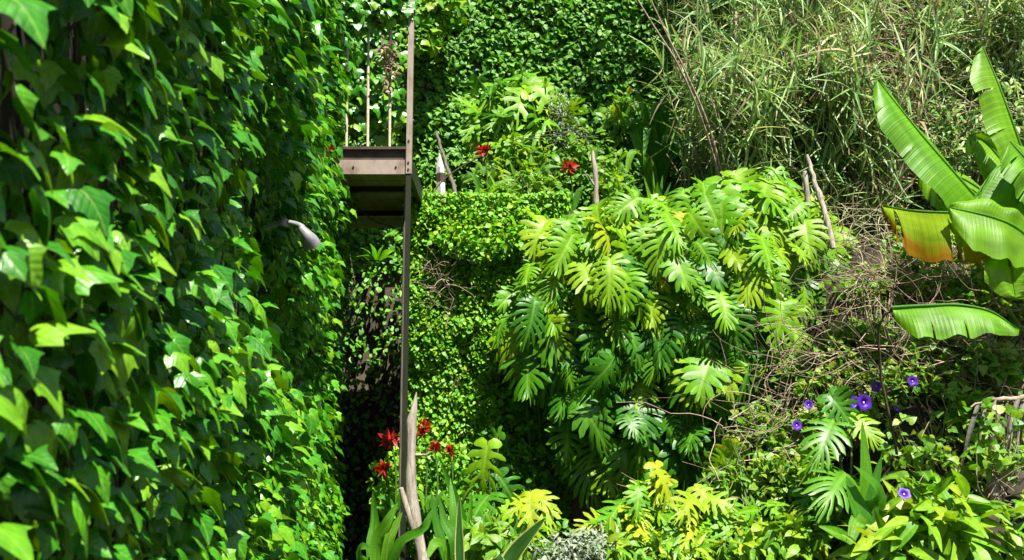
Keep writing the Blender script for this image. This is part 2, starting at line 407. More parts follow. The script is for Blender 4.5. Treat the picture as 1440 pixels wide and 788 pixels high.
# ------------------------------------------------------------------ walls
WX = lambda Y: -0.98 - .125 * Y           # face of the house wall on the left
mb = MB()
mb.add([(WX(-3), -3, -.2), (WX(14.4), 14.4, -.2), (-9, 14.4, -.2), (-9, -3, -.2), (WX(-3), -3, 9), (WX(14.4), 14.4, 9), (-9, 14.4, 9), (-9, -3, 9)],
       [[0, 1, 5, 4], [1, 2, 6, 5], [2, 3, 7, 6], [3, 0, 4, 7], [4, 5, 6, 7]])
house = thing('house', 'side of the house hidden under large glossy ivy at left', 'house', (-5, 5, 0))
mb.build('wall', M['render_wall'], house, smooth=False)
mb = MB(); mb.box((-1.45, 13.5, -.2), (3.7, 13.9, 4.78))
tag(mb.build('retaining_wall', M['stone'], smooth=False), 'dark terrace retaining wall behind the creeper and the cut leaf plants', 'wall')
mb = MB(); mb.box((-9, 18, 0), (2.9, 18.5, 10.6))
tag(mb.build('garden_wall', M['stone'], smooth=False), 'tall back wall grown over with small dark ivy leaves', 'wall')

# ------------------------------------------------------------------ ivy on the house wall
def wall_ivy():
    t = thing('ivy', 'large glossy bright green ivy leaves covering the house wall, nearest the viewer', 'ivy', (WX(4), 4, 0))
    mb = MB()
    o_dir = unit(np.array((1, .125, 0))); al = unit(np.array((-.125, 1, 0))); up = np.array((0, 0, 1.))
    lampz = float(at(415, 322, 6.1)[2])
    for layer, dens in ((0, 170), (1, 190)):
        n = int(dens * 110)
        Y = np.where(rng.random(n) < .17, rng.uniform(-2.6, .4, n), .35 + 14.0 * rng.random(n) ** .85)
        lo = np.where(Y < .4, .3, np.maximum(.05, 1.4 - .15 * Y)); hi = np.maximum(1.7 + .50 * Y + 1.2, 3.4)
        z = lo + (hi - lo) * rng.random(n)
        keep = rng.random(n) < (hi - lo) / 9.0 * 1.15 + .12
        Y, z = Y[keep], z[keep]
        nz = fbm(Y * 1.1 + z * .5, z * 1.5 - Y * .3); nz2 = fbm(Y * 3.4 + 9, z * 4)
        bul = (nz - .35) * .55 + (nz2 - .5) * .22
        bul = bul + .30 * np.clip((z - 1.75 - .50 * Y) / .5, 0, 1) * np.clip((3.6 - Y) / 1.5, 0, 1) - .30 * np.clip(fbm(Y * .75 + z * .35 + 3, z * .8 - Y * .2) - .52, 0, 1) * 2  # includes an unseen overhang near the camera, added to shade the ivy below
        near_lamp = (abs(Y - 6.0) < .85) & (abs(z - lampz) < .36)
        if layer: kk = (nz2 * .75 + .35 * nz + .35 * rng.random(len(Y)) + .8 * np.clip(bul, -.3, .1) > .69) & ~near_lamp
        else: kk = np.ones(len(Y), bool)
        Y, z, bul, near_lamp = Y[kk], z[kk], bul[kk], near_lamp[kk]; m = len(Y)
        off = np.clip(.10 + bul, .02, .5) * (.45 if layer == 0 else 1) + (rng.random(m) ** 1.3 * .22 + .01) * layer
        off = np.where(near_lamp, .06, np.minimum(off, .20 + .05 * Y))
        pos = np.stack([WX(Y), Y, z], -1) + off[:, None] * o_dir
        rr = lambda s: rng.normal(0, s, (m, 1))
        d = (.88 if layer else .45) * o_dir + (-.36 if layer else -.85) * up + rr(.36) * al + rr(.25) * o_dir + rr(.32) * up - .05 * al
        nn = .36 * o_dir + .80 * up + rr(.36) * al + rr(.34) * o_dir - .16 * al
        sz = rng.uniform(.058, .122, m) * (.9 if layer == 0 else 1) * np.clip(.76 + .05 * Y, 0, 1)
        pick = rng.integers(0, 3, m)
        for near in (True, False):
            for q in range(3):
                s = (pick == q) & ((Y < 5) == near)
                mb.leaves(IVY[q] if near else IVY_LO[q % 2], pos[s], d[s], nn[s], sz[s])
    mb.build('foliage', M['ivy'], t)
    mb = MB()
    for k in range(70):
        Y = rng.uniform(1.2, 14); z = rng.uniform(max(.2, 1.4 - .12 * Y), 1.7 + .45 * Y); p = [np.array((WX(Y), Y, .1)) + o_dir * .04, np.array((WX(Y), Y, z * .6)) + o_dir * .05]
        hd = rng.normal(0, .4)
        for q in range(6):
            p.append(np.array((WX(Y), Y, z)) + o_dir * (.06 + .05 * rng.random())); Y += math.sin(hd) * .25; z += math.cos(hd) * .25; hd += rng.normal(0, .4)
        mb.tube(curve(p, 22), .006, 4)
    mb.tube(curve([np.array((WX(y), y, .1)) + o_dir * .04 for y in (1, 5, 9, 14)], 20), .02, 5)
    mb.build('stem', M['vine'], t)
wall_ivy()

# ------------------------------------------------------------------ small leaf cover over a face (back wall, terrace wall)
def cover(name, label, cat, x0, x1, z0, z1, Yf, n, tms, size, mat, depth, fscale, hole=.40, seed=0, edge=None, lean=.0):
    r = np.random.default_rng(seed)
    t = thing(name, label, cat, ((x0 + x1) / 2, Yf, z0))
    mb = MB()
    x = r.uniform(x0, x1, n); z = r.uniform(z0, z1, n)
    nz = fbm(x * fscale + seed, z * fscale); n2 = fbm(x * fscale * 3.5, z * fscale * 3.5 + seed)
    k = (n2 * .6 + nz * .4 + .35 * r.random(n)) > hole
    if edge is not None: k &= edge(x, z) > .25 * r.random(n)
    x, z, nz, n2 = x[k], z[k], nz[k], n2[k]; m = len(x)
    off = np.clip((nz - .3) * depth * 1.6, 0, None) + r.random(m) * depth * .35 + .03
    pos = np.stack([x, Yf - off - lean * (z1 - z) / (z1 - z0), z], -1)
    d = np.array((0, -.65, -.55)) + r.normal(0, .42, (m, 3))
    nn = np.array((.15, -.50, .85)) + r.normal(0, .36, (m, 3))
    pick = r.integers(0, len(tms), m)
    for q in range(len(tms)):
        s = pick == q
        mb.leaves(tms[q], pos[s], d[s], nn[s], r.uniform(*size, s.sum()))
    mb.build('foliage', M[mat], t)
    mb = MB()
    for q in range(26):
        px = r.uniform(x0, x1); pz = r.uniform(z0, z1 - .5); hd = r.normal(0, .5); p = []
        for w in range(6): p.append((px, Yf - .05 - depth * .4 * r.random(), pz)); px += math.sin(hd) * .3; pz += math.cos(hd) * .3; hd += r.normal(0, .4)
        mb.tube(curve(p, 12), .008, 4)
    mb.build('stem', M['vine'], t)
    return t
cover('ivy', 'dark small leaved ivy covering the tall back wall above the flower terrace', 'ivy', -5.2, 3.0, 4.7, 10.9, 18, 31000, IVY_LO, (.06, .12), 'ivy_dark', .35, .9, .53, 3)
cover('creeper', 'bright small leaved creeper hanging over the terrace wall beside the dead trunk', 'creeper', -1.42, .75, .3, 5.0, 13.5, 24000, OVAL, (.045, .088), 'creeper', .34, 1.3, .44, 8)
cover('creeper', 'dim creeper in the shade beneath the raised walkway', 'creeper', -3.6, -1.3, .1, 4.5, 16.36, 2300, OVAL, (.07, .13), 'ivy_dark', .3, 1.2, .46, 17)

# ------------------------------------------------------------------ walkway
def walkway():
    Y0, Y1 = 11.7, 15.2
    a = at(462, 245, Y0); b = at(579, 245, Y0); zt = at(520, 208, Y0)[2]; zb = a[2]; zm = at(520, 225, Y0)[2]
    t = thing('walkway', 'narrow raised metal walkway with thin railing rods and a tall brown post', 'walkway', (b[0], Y0, 0))
    x0, x1 = a[0] - .35, b[0]
    xi = x1 - .068
    mb = MB(); mb.box((x0, Y0 + .05, zm + .01), (xi, Y1, zm + .05)); mb.build('deck', M['board'], t, False)
    mb = MB(); mb.box((x0, Y0, zb), (xi, Y0 + .045, zm)); mb.build('fascia', M['tan'], t, False)
    mb = MB(); mb.box((x0, Y0 + .03, zm + .003), (xi, Y0 + .07, zt)); mb.box((x0, Y0 - .015, zt - .02), (xi, Y0 + .03, zt + .012)); mb.build('toe_board', M['tan_dark'], t, False)
    for k in range(6):
        y = Y0 + .06 + k * .57
        mb = MB(); mb.box((x0, y, zm - .09), (xi, y + .55, zm - .06)); mb.build('soffit_board', M['board'], t, False)
    for y in (Y0 + .9, Y0 + 2.3):
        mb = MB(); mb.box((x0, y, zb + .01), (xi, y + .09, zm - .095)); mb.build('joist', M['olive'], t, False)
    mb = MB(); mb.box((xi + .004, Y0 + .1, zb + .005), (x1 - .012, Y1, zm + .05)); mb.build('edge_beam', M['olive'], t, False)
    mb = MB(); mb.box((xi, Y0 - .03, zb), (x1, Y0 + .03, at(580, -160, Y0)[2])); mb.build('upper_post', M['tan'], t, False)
    mb = MB(); mb.box((xi + .002, Y0 - .02, -.05), (x1 - .006, Y0 + .02, zb - .002)); mb.build('support_post', M['olive'], t, False)  # lower post coloured darker and greener than the upper post
    mb = MB(); mb.tube([(xi - .06, Y0 + .5, 0), (xi - .06, Y0 + .5, zb)], .018, 8); mb.build('drain_pipe', M['darkwood'], t)
    for x, z in ((xi + .03, zb + .05), (xi + .03, zm - .04), (xi + .03, zb + .4), (xi - .12, (zb + zm) / 2), (xi - .62, (zb + zm) / 2)):
        mb = MB(); yy = Y0 - .03 if x > xi else Y0; mb.tube([(x, yy + .004, z), (x, yy - .012, z)], .012, 6); mb.build('bolt', M['tan_dark'], t)
    for px, top in ((456, 40), (486, 28), (516, 28), (547, 28)):
        p = at(px, 215, Y0); q = at(px + 1.5, top, Y0); mb = MB()
        mb.tube([(p[0], Y0 + .05, zt - .03), (q[0], Y0 + .05, q[2])], .017, 8); mb.build('railing_rod', M['picket'], t)
    a, b = at(440, 30, Y0), at(574, 30, Y0); mb = MB(); mb.tube([(a[0], Y0 + .05, a[2]), (xi, Y0 + .05, b[2])], .02, 8); mb.build('top_rail', M['tan_dark'], t)
walkway()

# ------------------------------------------------------------------ lamp on the ivy wall
def wall_lamp():
    Y = 6.0
    t = thing('wall_lamp', 'grey curved metal lamp poking out of the ivy on the house wall', 'lamp', at(397, 318, Y))
    P = lambda x, y, dy=0: at(x, y, Y + dy)
    mb = MB(); mb.tube(curve([P(372, 320, .1), P(396, 313), P(412, 314, -.02), P(424, 319, -.05), P(430, 328, -.06)], 14), np.interp(np.linspace(0, 1, 14), [0, .5, 1], [.013, .015, .021]), 10)
    mb.build('arm', M['lamp'], t)
    mb = MB()
    path = np.array([P(424, 320, -.05), P(430, 328, -.06), P(435, 336, -.04), P(438, 344, -.01)])
    mb.tube(path, [.020, .030, .046, .056], 16, cap=False); mb.build('shade', M['lamp'], t)
    mb = MB(); mb.tube(path[1:] + np.array((0, 0, .004)), [.022, .040, .050], 16, cap=False)
    mb.tube([path[2], path[2] * .4 + path[3] * .6], [.02, .024], 12); mb.build('bulb_socket', M['lampin'], t)
    mb = MB(); mb.tube([P(402, 309, -.0), P(399, 318, .0)], [.03, .03], 12); mb.build('collar', M['lamp'], t)
wall_lamp()

# ------------------------------------------------------------------ dead trunks, stakes, poles
def rough_tube(mb, pts, rad, sides=9, amp=.2, seed=0, n=22):
    r = np.random.default_rng(seed)
    n = int(np.clip(np.linalg.norm(np.diff(np.asarray(pts, float), axis=0), axis=1).sum() / (2.2 * max(rad)), 5, n)); p = curve(pts, n); rr = np.interp(np.linspace(0, 1, n), np.linspace(0, 1, len(rad)), rad) * (1 + amp * r.normal(0, .5, n))
    mb.tube(p + r.normal(0, .006, (n, 3)), rr, sides)
def wood(name, label, cat, parts, mat='deadwood', base=None):
    t = thing(name, label, cat, parts[0][1][0] if base is None else base)
    for k, (pn, pts, rad) in enumerate(parts):
        mb = MB(); rough_tube(mb, pts, rad, seed=k + len(label)); mb.build(pn, M[mat], t)
    return t
Y = 11.2
wood('dead_trunk', 'pale bleached forked dead trunk standing below the walkway post', 'trunk',
     [('trunk', [at(604, 840, Y), at(594, 785, Y), at(584, 735, Y), at(577, 690, Y), at(579, 640, Y), at(578, 600, Y), at(583, 575, Y), at(586, 552, Y)], [.072, .068, .062, .056, .046, .05, .034, .005]),
      ('limb', [at(587, 758, Y), at(575, 720, Y - .03), at(563, 686, Y - .06)], [.05, .042, .022]),
      ('twig', [at(584, 640, Y), at(596, 641, Y - .05), at(603, 638, Y - .05)], [.018, .012, .004])])
wood('tree_stake', 'white dead branch stub standing among terrace flowers near the red bloom', 'stake',
     [('trunk', [at(841, 305, 13.8), at(839, 275, 13.8), at(837, 245, 13.8), at(833, 212, 13.8)], [.045, .04, .038, .022]),
      ('twig', [at(838, 262, 13.8), at(829, 250, 13.75), at(823, 246, 13.7)], [.02, .015, .008])])
wood('dead_trunk', 'pale leaning dead branch at the foot of the reeds above the cut leaf plants', 'trunk',
     [('trunk', [at(1172, 350, 12.3), at(1160, 300, 12.4), at(1146, 255, 12.5), at(1134, 218, 12.6)], [.036, .033, .032, .02])])
wood('dead_trunk', 'short pale stump behind the topmost cut leaves, left of the leaning dead branch', 'trunk',
     [('trunk', [at(1137, 300, 12.9), at(1134, 268, 12.9), at(1132, 240, 12.9)], [.038, .036, .03])])
wood('tree_stump', 'short grey cut stump among vines in the lower right corner', 'stump',
     [('trunk', [at(1402, 760, 9.4), at(1401, 720, 9.4), at(1399, 678, 9.4)], [.085, .075, .08])])
t = thing('garden_stake', 'pointed white painted stake with a dark band on the terrace edge', 'stake', at(621, 300, 14.3))
mb = MB(); p0 = at(622, 320, 14.3); p1 = at(619, 236, 14.3); p2 = at(618, 216, 14.3)
mb.tube([p0, p0 * .5 + p1 * .5, p1, p2], [.062, .062, .058, .008], 4); mb.build('board', M['whitewood'], t, False)
mb = MB(); mb.tube([at(620, 256, 14.3), at(619.7, 244, 14.3)], [.066, .065], 4); mb.build('band', M['tan_dark'], t, False)
t = thing('leaning_pole', 'thin dark pole leaning against the ivy beside the white stake', 'pole', at(649, 295, 14.6))
mb = MB(); rough_tube(mb, [at(652, 310, 14.4), at(632, 245, 14.8), at(613, 186, 15.2)], [.034, .03, .022], 7, .08); mb.build('shaft', M['darkwood'], t)
for lab, pp in (('long thin bare cane arching over the dark hollow, upper one of the pair', [(862, -60, 12.3), (912, 25, 12.4), (950, 85, 12.5), (978, 145, 12.7), (1002, 215, 13.0), (1022, 290, 13.3)]),
                ('long thin bare cane arching over the dark hollow, lower one of the pair', [(895, -45, 12.5), (936, 45, 12.6), (962, 97, 12.7), (998, 182, 12.9), (1024, 285, 13.3)])):
    t = thing('bare_cane', lab, 'cane', at(*pp[-1]))
    mb = MB(); mb.tube(curve([at(*q) for q in pp], 30), np.linspace(.008, .018, 30), 6); mb.build('stalk', M['twig'], t)

# ------------------------------------------------------------------ cut leaf plants (monstera)
def petiole(mb, a, b, r=.012, sag=.15):
    m = (a + b) / 2 + np.array((0, -.05, sag))
    mb.tube(curve([a, m, b], 9), np.linspace(r * 1.3, r * .8, 9), 5)
def inside(poly, x, y):
    c = False; j = len(poly) - 1
    for i in range(len(poly)):
        (xi, yi), (xj, yj) = poly[i], poly[j]
        if (yi > y) != (yj > y) and x < (xj - xi) * (y - yi) / (yj - yi) + xi: c = not c
        j = i
    return c
def monstera_bank():
    r = np.random.default_rng(77)
    poly = [(708, 450), (735, 385), (765, 325), (835, 300), (930, 290), (1000, 268), (1075, 248), (1140, 275), (1178, 345), (1172, 420), (1120, 470), (1070, 550), (1020, 640), (960, 680), (880, 680), (800, 660), (775, 545), (725, 520)]
    labs = ['lush cut leaf plant with the yellowing top leaves right of the creeper', 'tall lime green cut leaf plant crowning the bank below the leaning dead branch', 'cut leaf plant with large open leaves in the middle of the bank',
            'dark green cut leaf plant hanging at the left of the bank over a deep shadow', 'deep green cut leaf plant low on the bank above the lime ground foliage', 'cut leaf plant at the right of the bank beside the dry brambles']
    cen = [(790, 340), (1060, 300), (950, 420), (770, 480), (900, 620), (1100, 410)]
    plants = []
    for l, c in zip(labs, cen):
        b = at(c[0], c[1] + 70, 13.0)
        plants.append((thing('monstera', l, 'plant', b, 'cut leaf plants on the terrace bank'), b, MB()))
    # leaves that can be told apart in the photograph: base px, tip px, size in px, colour
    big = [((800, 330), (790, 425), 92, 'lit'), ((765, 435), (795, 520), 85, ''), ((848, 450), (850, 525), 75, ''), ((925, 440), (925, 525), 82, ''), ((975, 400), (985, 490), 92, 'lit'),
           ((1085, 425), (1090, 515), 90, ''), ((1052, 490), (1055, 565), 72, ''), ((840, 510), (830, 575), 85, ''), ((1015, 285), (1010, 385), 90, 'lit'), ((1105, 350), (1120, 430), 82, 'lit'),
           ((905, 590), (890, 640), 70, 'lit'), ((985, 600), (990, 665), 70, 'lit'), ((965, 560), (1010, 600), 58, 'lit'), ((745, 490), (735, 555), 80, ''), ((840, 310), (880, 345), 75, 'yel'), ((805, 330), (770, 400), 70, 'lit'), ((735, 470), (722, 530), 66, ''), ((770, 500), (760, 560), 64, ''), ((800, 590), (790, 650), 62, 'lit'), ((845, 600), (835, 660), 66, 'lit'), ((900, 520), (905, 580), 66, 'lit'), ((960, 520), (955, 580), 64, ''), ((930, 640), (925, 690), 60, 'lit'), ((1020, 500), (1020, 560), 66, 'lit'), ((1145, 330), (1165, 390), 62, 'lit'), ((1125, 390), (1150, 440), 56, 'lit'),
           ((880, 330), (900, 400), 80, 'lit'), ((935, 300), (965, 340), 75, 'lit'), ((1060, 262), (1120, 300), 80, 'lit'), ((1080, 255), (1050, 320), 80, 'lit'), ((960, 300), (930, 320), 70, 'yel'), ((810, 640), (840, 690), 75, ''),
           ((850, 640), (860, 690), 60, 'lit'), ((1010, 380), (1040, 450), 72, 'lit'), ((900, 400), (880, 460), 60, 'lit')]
    items = [(b, tp, s, c, 0) for b, tp, s, c in big]
    pts = [((b[0] + tp[0]) / 2, (b[1] + tp[1]) / 2) for b, tp, _, _ in big]
    tries = 0
    while len(items) < 390 and tries < 16000:
        tries += 1
        x, y = r.uniform(700, 1185), r.uniform(240, 690)
        lay = 1 if len(items) > 170 else 0
        if not inside(poly, x, y): continue
        if any((x - a) ** 2 + (y - b) ** 2 < (20 if lay == 0 else 12) ** 2 for a, b in pts): continue
        pts.append((x, y))
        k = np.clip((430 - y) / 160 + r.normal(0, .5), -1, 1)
        c = 'lit' if k > -.05 else ''  # leaves higher up tend to get the sunlit colour
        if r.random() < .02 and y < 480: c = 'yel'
        s = r.uniform(38, 72)
        ax = r.normal(0, 32) + (x - 940) * .06
        items.append(((x, y - s * .3), (x + ax, y + s * .55), s, c, 1 + lay))
    for (b, tp, s, c, lay) in items:
        mx, my = (b[0] + tp[0]) / 2, (b[1] + tp[1]) / 2
        rx = (mx - 945) / 250; ry = (my - 440) / 260
        Yd = 11.9 + .75 * min(1.2, rx * rx + .5 * ry * ry) + (.0 if lay < 2 else .3) + r.uniform(-.12, .2)
        Yd += r.uniform(-.35, .25) if lay else 0.
        if my > 540: Yd += .12
        P0 = at(b[0], b[1], Yd + .16); P1 = at(tp[0], tp[1], Yd - .12)
        sz = s / 1440 * Yd * (.98 if lay == 0 else 1.0)
        d = unit(P1 - P0) + np.array((0, -.25, -.05)) * r.uniform(.2, 1.2)
        n = np.array((.25 * rx + r.normal(0, .38), -.62 + r.normal(0, .2), .72 + r.normal(0, .28)))
        i = int(np.argmin([(mx - q[0]) ** 2 + ((my - q[1]) * 1.0) ** 2 for q in cen]))
        t, bp, mb = plants[i]
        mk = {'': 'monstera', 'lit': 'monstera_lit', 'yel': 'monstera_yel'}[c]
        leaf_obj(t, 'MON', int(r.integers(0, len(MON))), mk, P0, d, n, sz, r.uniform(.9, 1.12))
        petiole(mb, np.array((P0[0] * .6 + bp[0] * .4, min(13.3, Yd + .8), P0[2] - .15)), P0, .011, .1)
    for (t, bp, mb), c in zip(plants, cen):
        for q in range(3):
            x = r.uniform(-.3, .3)
            mb.tube(curve([bp + (x, .3, -1.3), bp + (x * 1.4, .1, -.3), bp + (x * 2, .2, .5)], 10), .03, 6)
        mb.build('stem', M['stem'], t)
monstera_bank()

def leafy(name, label, cat, base, items, mats, tmk, seed, lean=(0, -.5, -.6), nrm=(.1, -.55, .8), group=None, stem=True, jit=.3, pr=.01, part='leaf'):
    """plant with separate big leaves; items: (px, py, Y, size_px)"""
    r = np.random.default_rng(seed)
    t = thing(name, label, cat, base, group); mb = MB(); base = np.array(base)
    for (px, py, Yd, s) in items:
        P = at(px, py, Yd); sz = s / 1440 * Yd
        side = (P - base) * np.array((1, .6, 0)); side = unit(side + 1e-3)
        d = np.array(lean) + side * .7 + r.normal(0, jit, 3); n = np.array(nrm) + r.normal(0, jit * .8, 3)
        leaf_obj(t, tmk, int(r.integers(0, len(globals()[tmk]))), mats[int(r.integers(0, len(mats)))], P - unit(d) * sz * .45, d, n, sz, r.uniform(.85, 1.15), part)
        petiole(mb, base + r.normal(0, .05, 3), P - unit(d) * sz * .45, pr, .12)
    if stem: mb.build('stem', M['stem'], t)
    return t
def blob(n, cx, cy, rx, ry, Y0, dY, size, seed):
    r = np.random.default_rng(seed); out = []
    while len(out) < n:
        a, b = r.uniform(-1, 1, 2)
        if a * a + b * b < 1: out.append((cx + a * rx, cy + b * ry, Y0 + r.uniform(-dY, dY) + .3 * (a * a + b * b), r.uniform(*size)))
    return out
leafy('monstera', 'bright cut leaf plant climbing the ivy above the first red bloom', 'plant', at(735, 250, 16.9), blob(60, 728, 165, 78, 56, 16.3, .35, (40, 72), 1), ['monstera_lit', 'monstera', 'monstera_lit'], 'PHI', 2, jit=.55)
leafy('monstera', 'single cut leaf plant with two big leaves under the purple flowers', 'plant', at(1185, 740, 9.9), [(1165, 605, 9.7, 85), (1185, 670, 9.5, 90), (1150, 640, 9.8, 60), (1215, 600, 9.9, 55), (1180, 570, 9.9, 50), (1225, 690, 9.8, 60), (1140, 690, 9.9, 55)], ['monstera', 'monstera_lit'], 'MON', 5)
leafy('monstera', 'cut leaf plant with narrow slashed leaves beside the pale edged strap leaf', 'plant', at(690, 780, 10.9), [(680, 655, 10.8, 75), (675, 705, 10.7, 75), (715, 690, 10.9, 60), (655, 690, 11, 50), (725, 730, 10.8, 55), (700, 745, 10.6, 60), (690, 620, 11.1, 45)], ['monstera', 'monstera', 'monstera_lit'], 'PHI', 6)
for i, (cx, cy, rx, ry, n, lab) in enumerate([(880, 745, 60, 45, 26, 'lime cut leaf ground plant right of the silver shrub'), (975, 735, 60, 50, 30, 'lime and yellow cut leaf ground plant in the bottom middle'), (1065, 745, 55, 48, 28, 'lime cut leaf ground plant under the bare twig tangle'),
                                         (920, 700, 55, 28, 14, 'yellow leaved ground plant at the foot of the cut leaf bank'), (1060, 665, 60, 40, 22, 'yellow green cut leaf plant climbing into the bare twig tangle'), (745, 735, 40, 40, 12, 'yellow green cut leaf plant behind the pale edged strap leaf')]):
    leafy('philodendron', lab, 'plant', at(cx, cy + 70, 10.4), blob(n, cx, cy, rx, ry, 10.1 if cy > 690 else 11.0, .3, (38, 66), 40 + i), ['philo'], 'PHI', 60 + i, lean=(0, -.55, -.35))

# ------------------------------------------------------------------ strap leaved plants and flowers
def strap_mesh(pts, w, fold=.25, n=12, tip=.5, nrm=None, prof=None):
    p = curve(pts, n); t = unit(np.gradient(p, axis=0))
    up = np.array((0, -.6, .8)) if nrm is None else unit(nrm)
    s = unit(np.cross(t, up)); nn = np.cross(s, t)
    u = np.linspace(0, 1, n); ww = w * (np.minimum(1, (1 - u) / tip) ** .7 * (.45 + .55 * np.minimum(1, u / .25)) + .012) if prof is None else w * prof(u)
    cs = np.array([-1, -.55, 0, .55, 1])
    v = p[:, None] + ww[:, None, None] * (cs[None, :, None] * s[:, None] + fold * (np.abs(cs)[None, :, None]) * nn[:, None])
    i = (np.arange(n - 1)[:, None] * 5 + np.arange(4)[None]).ravel()
    f = np.stack([i, i + 1, i + 6, i + 5], -1)
    uv = np.stack([np.tile(cs, n), np.repeat(u, 5)], -1)
    return v.reshape(-1, 3), f, uv
def strap_plant(name, label, cat, base, tips, w, mat, group=None, arch=.25, extra=None, seed=0):
    """tips: list of (px,py,Y) tip points or (mid,tip)"""
    r = np.random.default_rng(seed)
    t = thing(name, label, cat, base, group); base = np.array(base)
    for tp in tips:
        if isinstance(tp[0], tuple): pts = [base] + [at(*q) for q in tp]
        else:
            e = at(*tp); m = (base + e) / 2 + np.array((0, 0, arch * np.linalg.norm(e - base)))
            pts = [base + r.normal(0, .02, 3), m, e]
        mb = MB(); mb.add(*strap_mesh(pts, w * r.uniform(.8, 1.15), nrm=(r.normal(0, .4), -.7, .6))); mb.build('leaf', M[mat], t)
    return t
def bloom(t, c, rad, seed, n=16, stem_to=None):
    r = np.random.default_rng(seed); c = np.array(c)
    mb = MB()
    d = unit(r.normal(0, 1, (n, 3)) + np.array((0, -.35, .35)))
    mb.leaves(PETAL[0], np.repeat(c[None], n, 0) + d * rad * .1, d, unit(r.normal(0, 1, (n, 3))), rad * r.uniform(.8, 1.25, n))
    mb.build('blossom', M['red'], t)
    if stem_to is not None:
        mb = MB(); mb.tube(curve([np.array(stem_to), (c + np.array(stem_to)) / 2 + (.03, 0, .05), c], 8), .012, 6); mb.build('stem', M['stem'], t)
fl = [((681, 214, 14.6), (684, 300, 14.6), .16, 'red bloom on the terrace beside the white stake, under the bright cut leaf plant', [(655, 240, 14.5), (700, 232, 14.5), (690, 262, 14.2), (668, 262, 14.3), (712, 270, 14.4)]),
      ((800, 237, 14.3), (804, 300, 14.3), .17, 'red bloom on the terrace left of the white dead branch stub', [(780, 262, 14.2), (825, 262, 14.2), (795, 272, 14.0), (770, 280, 14.2)]),
      ((550, 619, 12.3), (556, 720, 12.2), .18, 'orange red bloom left of the dead trunk, large and bright', [(530, 700, 12.1), (572, 690, 12.1)]),
      ((596, 601, 12.6), (598, 720, 12.5), .15, 'red bloom just right of the dead trunk tip', [(612, 700, 12.4), (584, 690, 12.5)]),
      ((611, 631, 12.5), (613, 720, 12.4), .12, 'small dull red bloom right of the dead trunk, between two others', [(628, 690, 12.4), (600, 700, 12.3)]),
      ((633, 633, 12.4), (633, 720, 12.4), .10, 'smallest orange bloom, farthest right of those round the dead trunk', [(650, 700, 12.3), (620, 700, 12.3)]),
      ((540, 661, 12.2), (545, 730, 12.2), .14, 'dark red bloom in the shade, lowest of those round the dead trunk', [(525, 715, 12.1), (560, 715, 12.1)]),
      ((461, 212, 10.3), (452, 240, 10.6), .11, 'small orange red bloom in the ivy at the walkway end', [(455, 232, 10.4), (468, 228, 10.4)])]
for i, (c, b, rad, lab, tips) in enumerate(fl):
    t = strap_plant('flowering_plant', lab, 'flower', at(*b), tips, .05, 'strap', 'red flowers', seed=i)
    bloom(t, at(*c), rad * .7, 100 + i, 26, at(*b))
strap_plant('spiky_plant', 'spiky plant with upright narrow leaves behind the crest of cut leaves', 'plant', at(922, 312, 13.2), [(890, 258, 13.2), (905, 248, 13.1), (918, 240, 13.2), (932, 246, 13.2), (944, 256, 13.1), (955, 270, 13.1), (880, 280, 13.1), (925, 255, 12.9), (910, 268, 12.9)], .035, 'strap', arch=.02, seed=21)
strap_plant('spiky_plant', 'pale narrow leaved plant just right of the leaning pole', 'plant', at(660, 312, 14.2), [(655, 262, 14.2), (668, 266, 14.1), (680, 272, 14.1), (645, 280, 14.1), (690, 280, 14.1)], .035, 'strap', arch=.05, seed=22)
strap_plant('spiky_plant', 'sunlit strap leaves seen beneath the walkway', 'plant', at(530, 372, 16.6), [(505, 348, 15.8), (520, 342, 15.8), (540, 345, 15.8), (555, 352, 15.8), (498, 362, 15.7), (562, 365, 15.8)], .05, 'strap', arch=.08, seed=23)
strap_plant('canna', 'broad leaved plant at the foot of the dead trunk, on its left', 'plant', at(535, 850, 10.4), [((530, 770, 10.4), (545, 735, 10.3), (560, 706, 10.3)), ((512, 790, 10.3), (508, 770, 10.2), (522, 772, 10.1)), ((560, 770, 10.2), (595, 745, 10.0), (608, 715, 10.0)), ((545, 770, 10.3), (556, 740, 10.3), (566, 720, 10.3)), ((525, 775, 10.5), (528, 735, 10.6), (524, 690, 10.6))], .062, 'strap', seed=31)
strap_plant('canna', 'upright broad leaved plant right of the dead trunk with one pale edged blade', 'plant', at(640, 860, 10.3), [((622, 770, 10.3), (612, 730, 10.3), (606, 690, 10.3)), ((640, 770, 10.3), (637, 720, 10.3), (633, 672, 10.4)), ((650, 780, 10.2), (660, 740, 10.2), (664, 690, 10.3)), ((628, 780, 10.1), (612, 765, 9.9), (600, 788, 9.8)), ((655, 770, 10.4), (640, 700, 10.5), (620, 650, 10.5)), ((640, 770, 10.1), (625, 735, 10.1), (618, 700, 10.1))], .06, 'strap', seed=32)
strap_plant('agave', 'stiff dark strap leaf with pale edges leaning right at the bottom', 'plant', at(690, 850, 9.2), [((718, 790, 9.2), (742, 758, 9.1), (768, 728, 9.0)), ((690, 810, 9.1), (700, 795, 9.0), (704, 780, 9.0))], .10, 'strap_pale', seed=33)
strap_plant('agave', 'thin upright pale edged strap leaf right of the dead trunk', 'plant', at(648, 850, 9.3), [((647, 790, 9.3), (646, 745, 9.3), (646, 696, 9.3))], .05, 'strap_pale', seed=36)
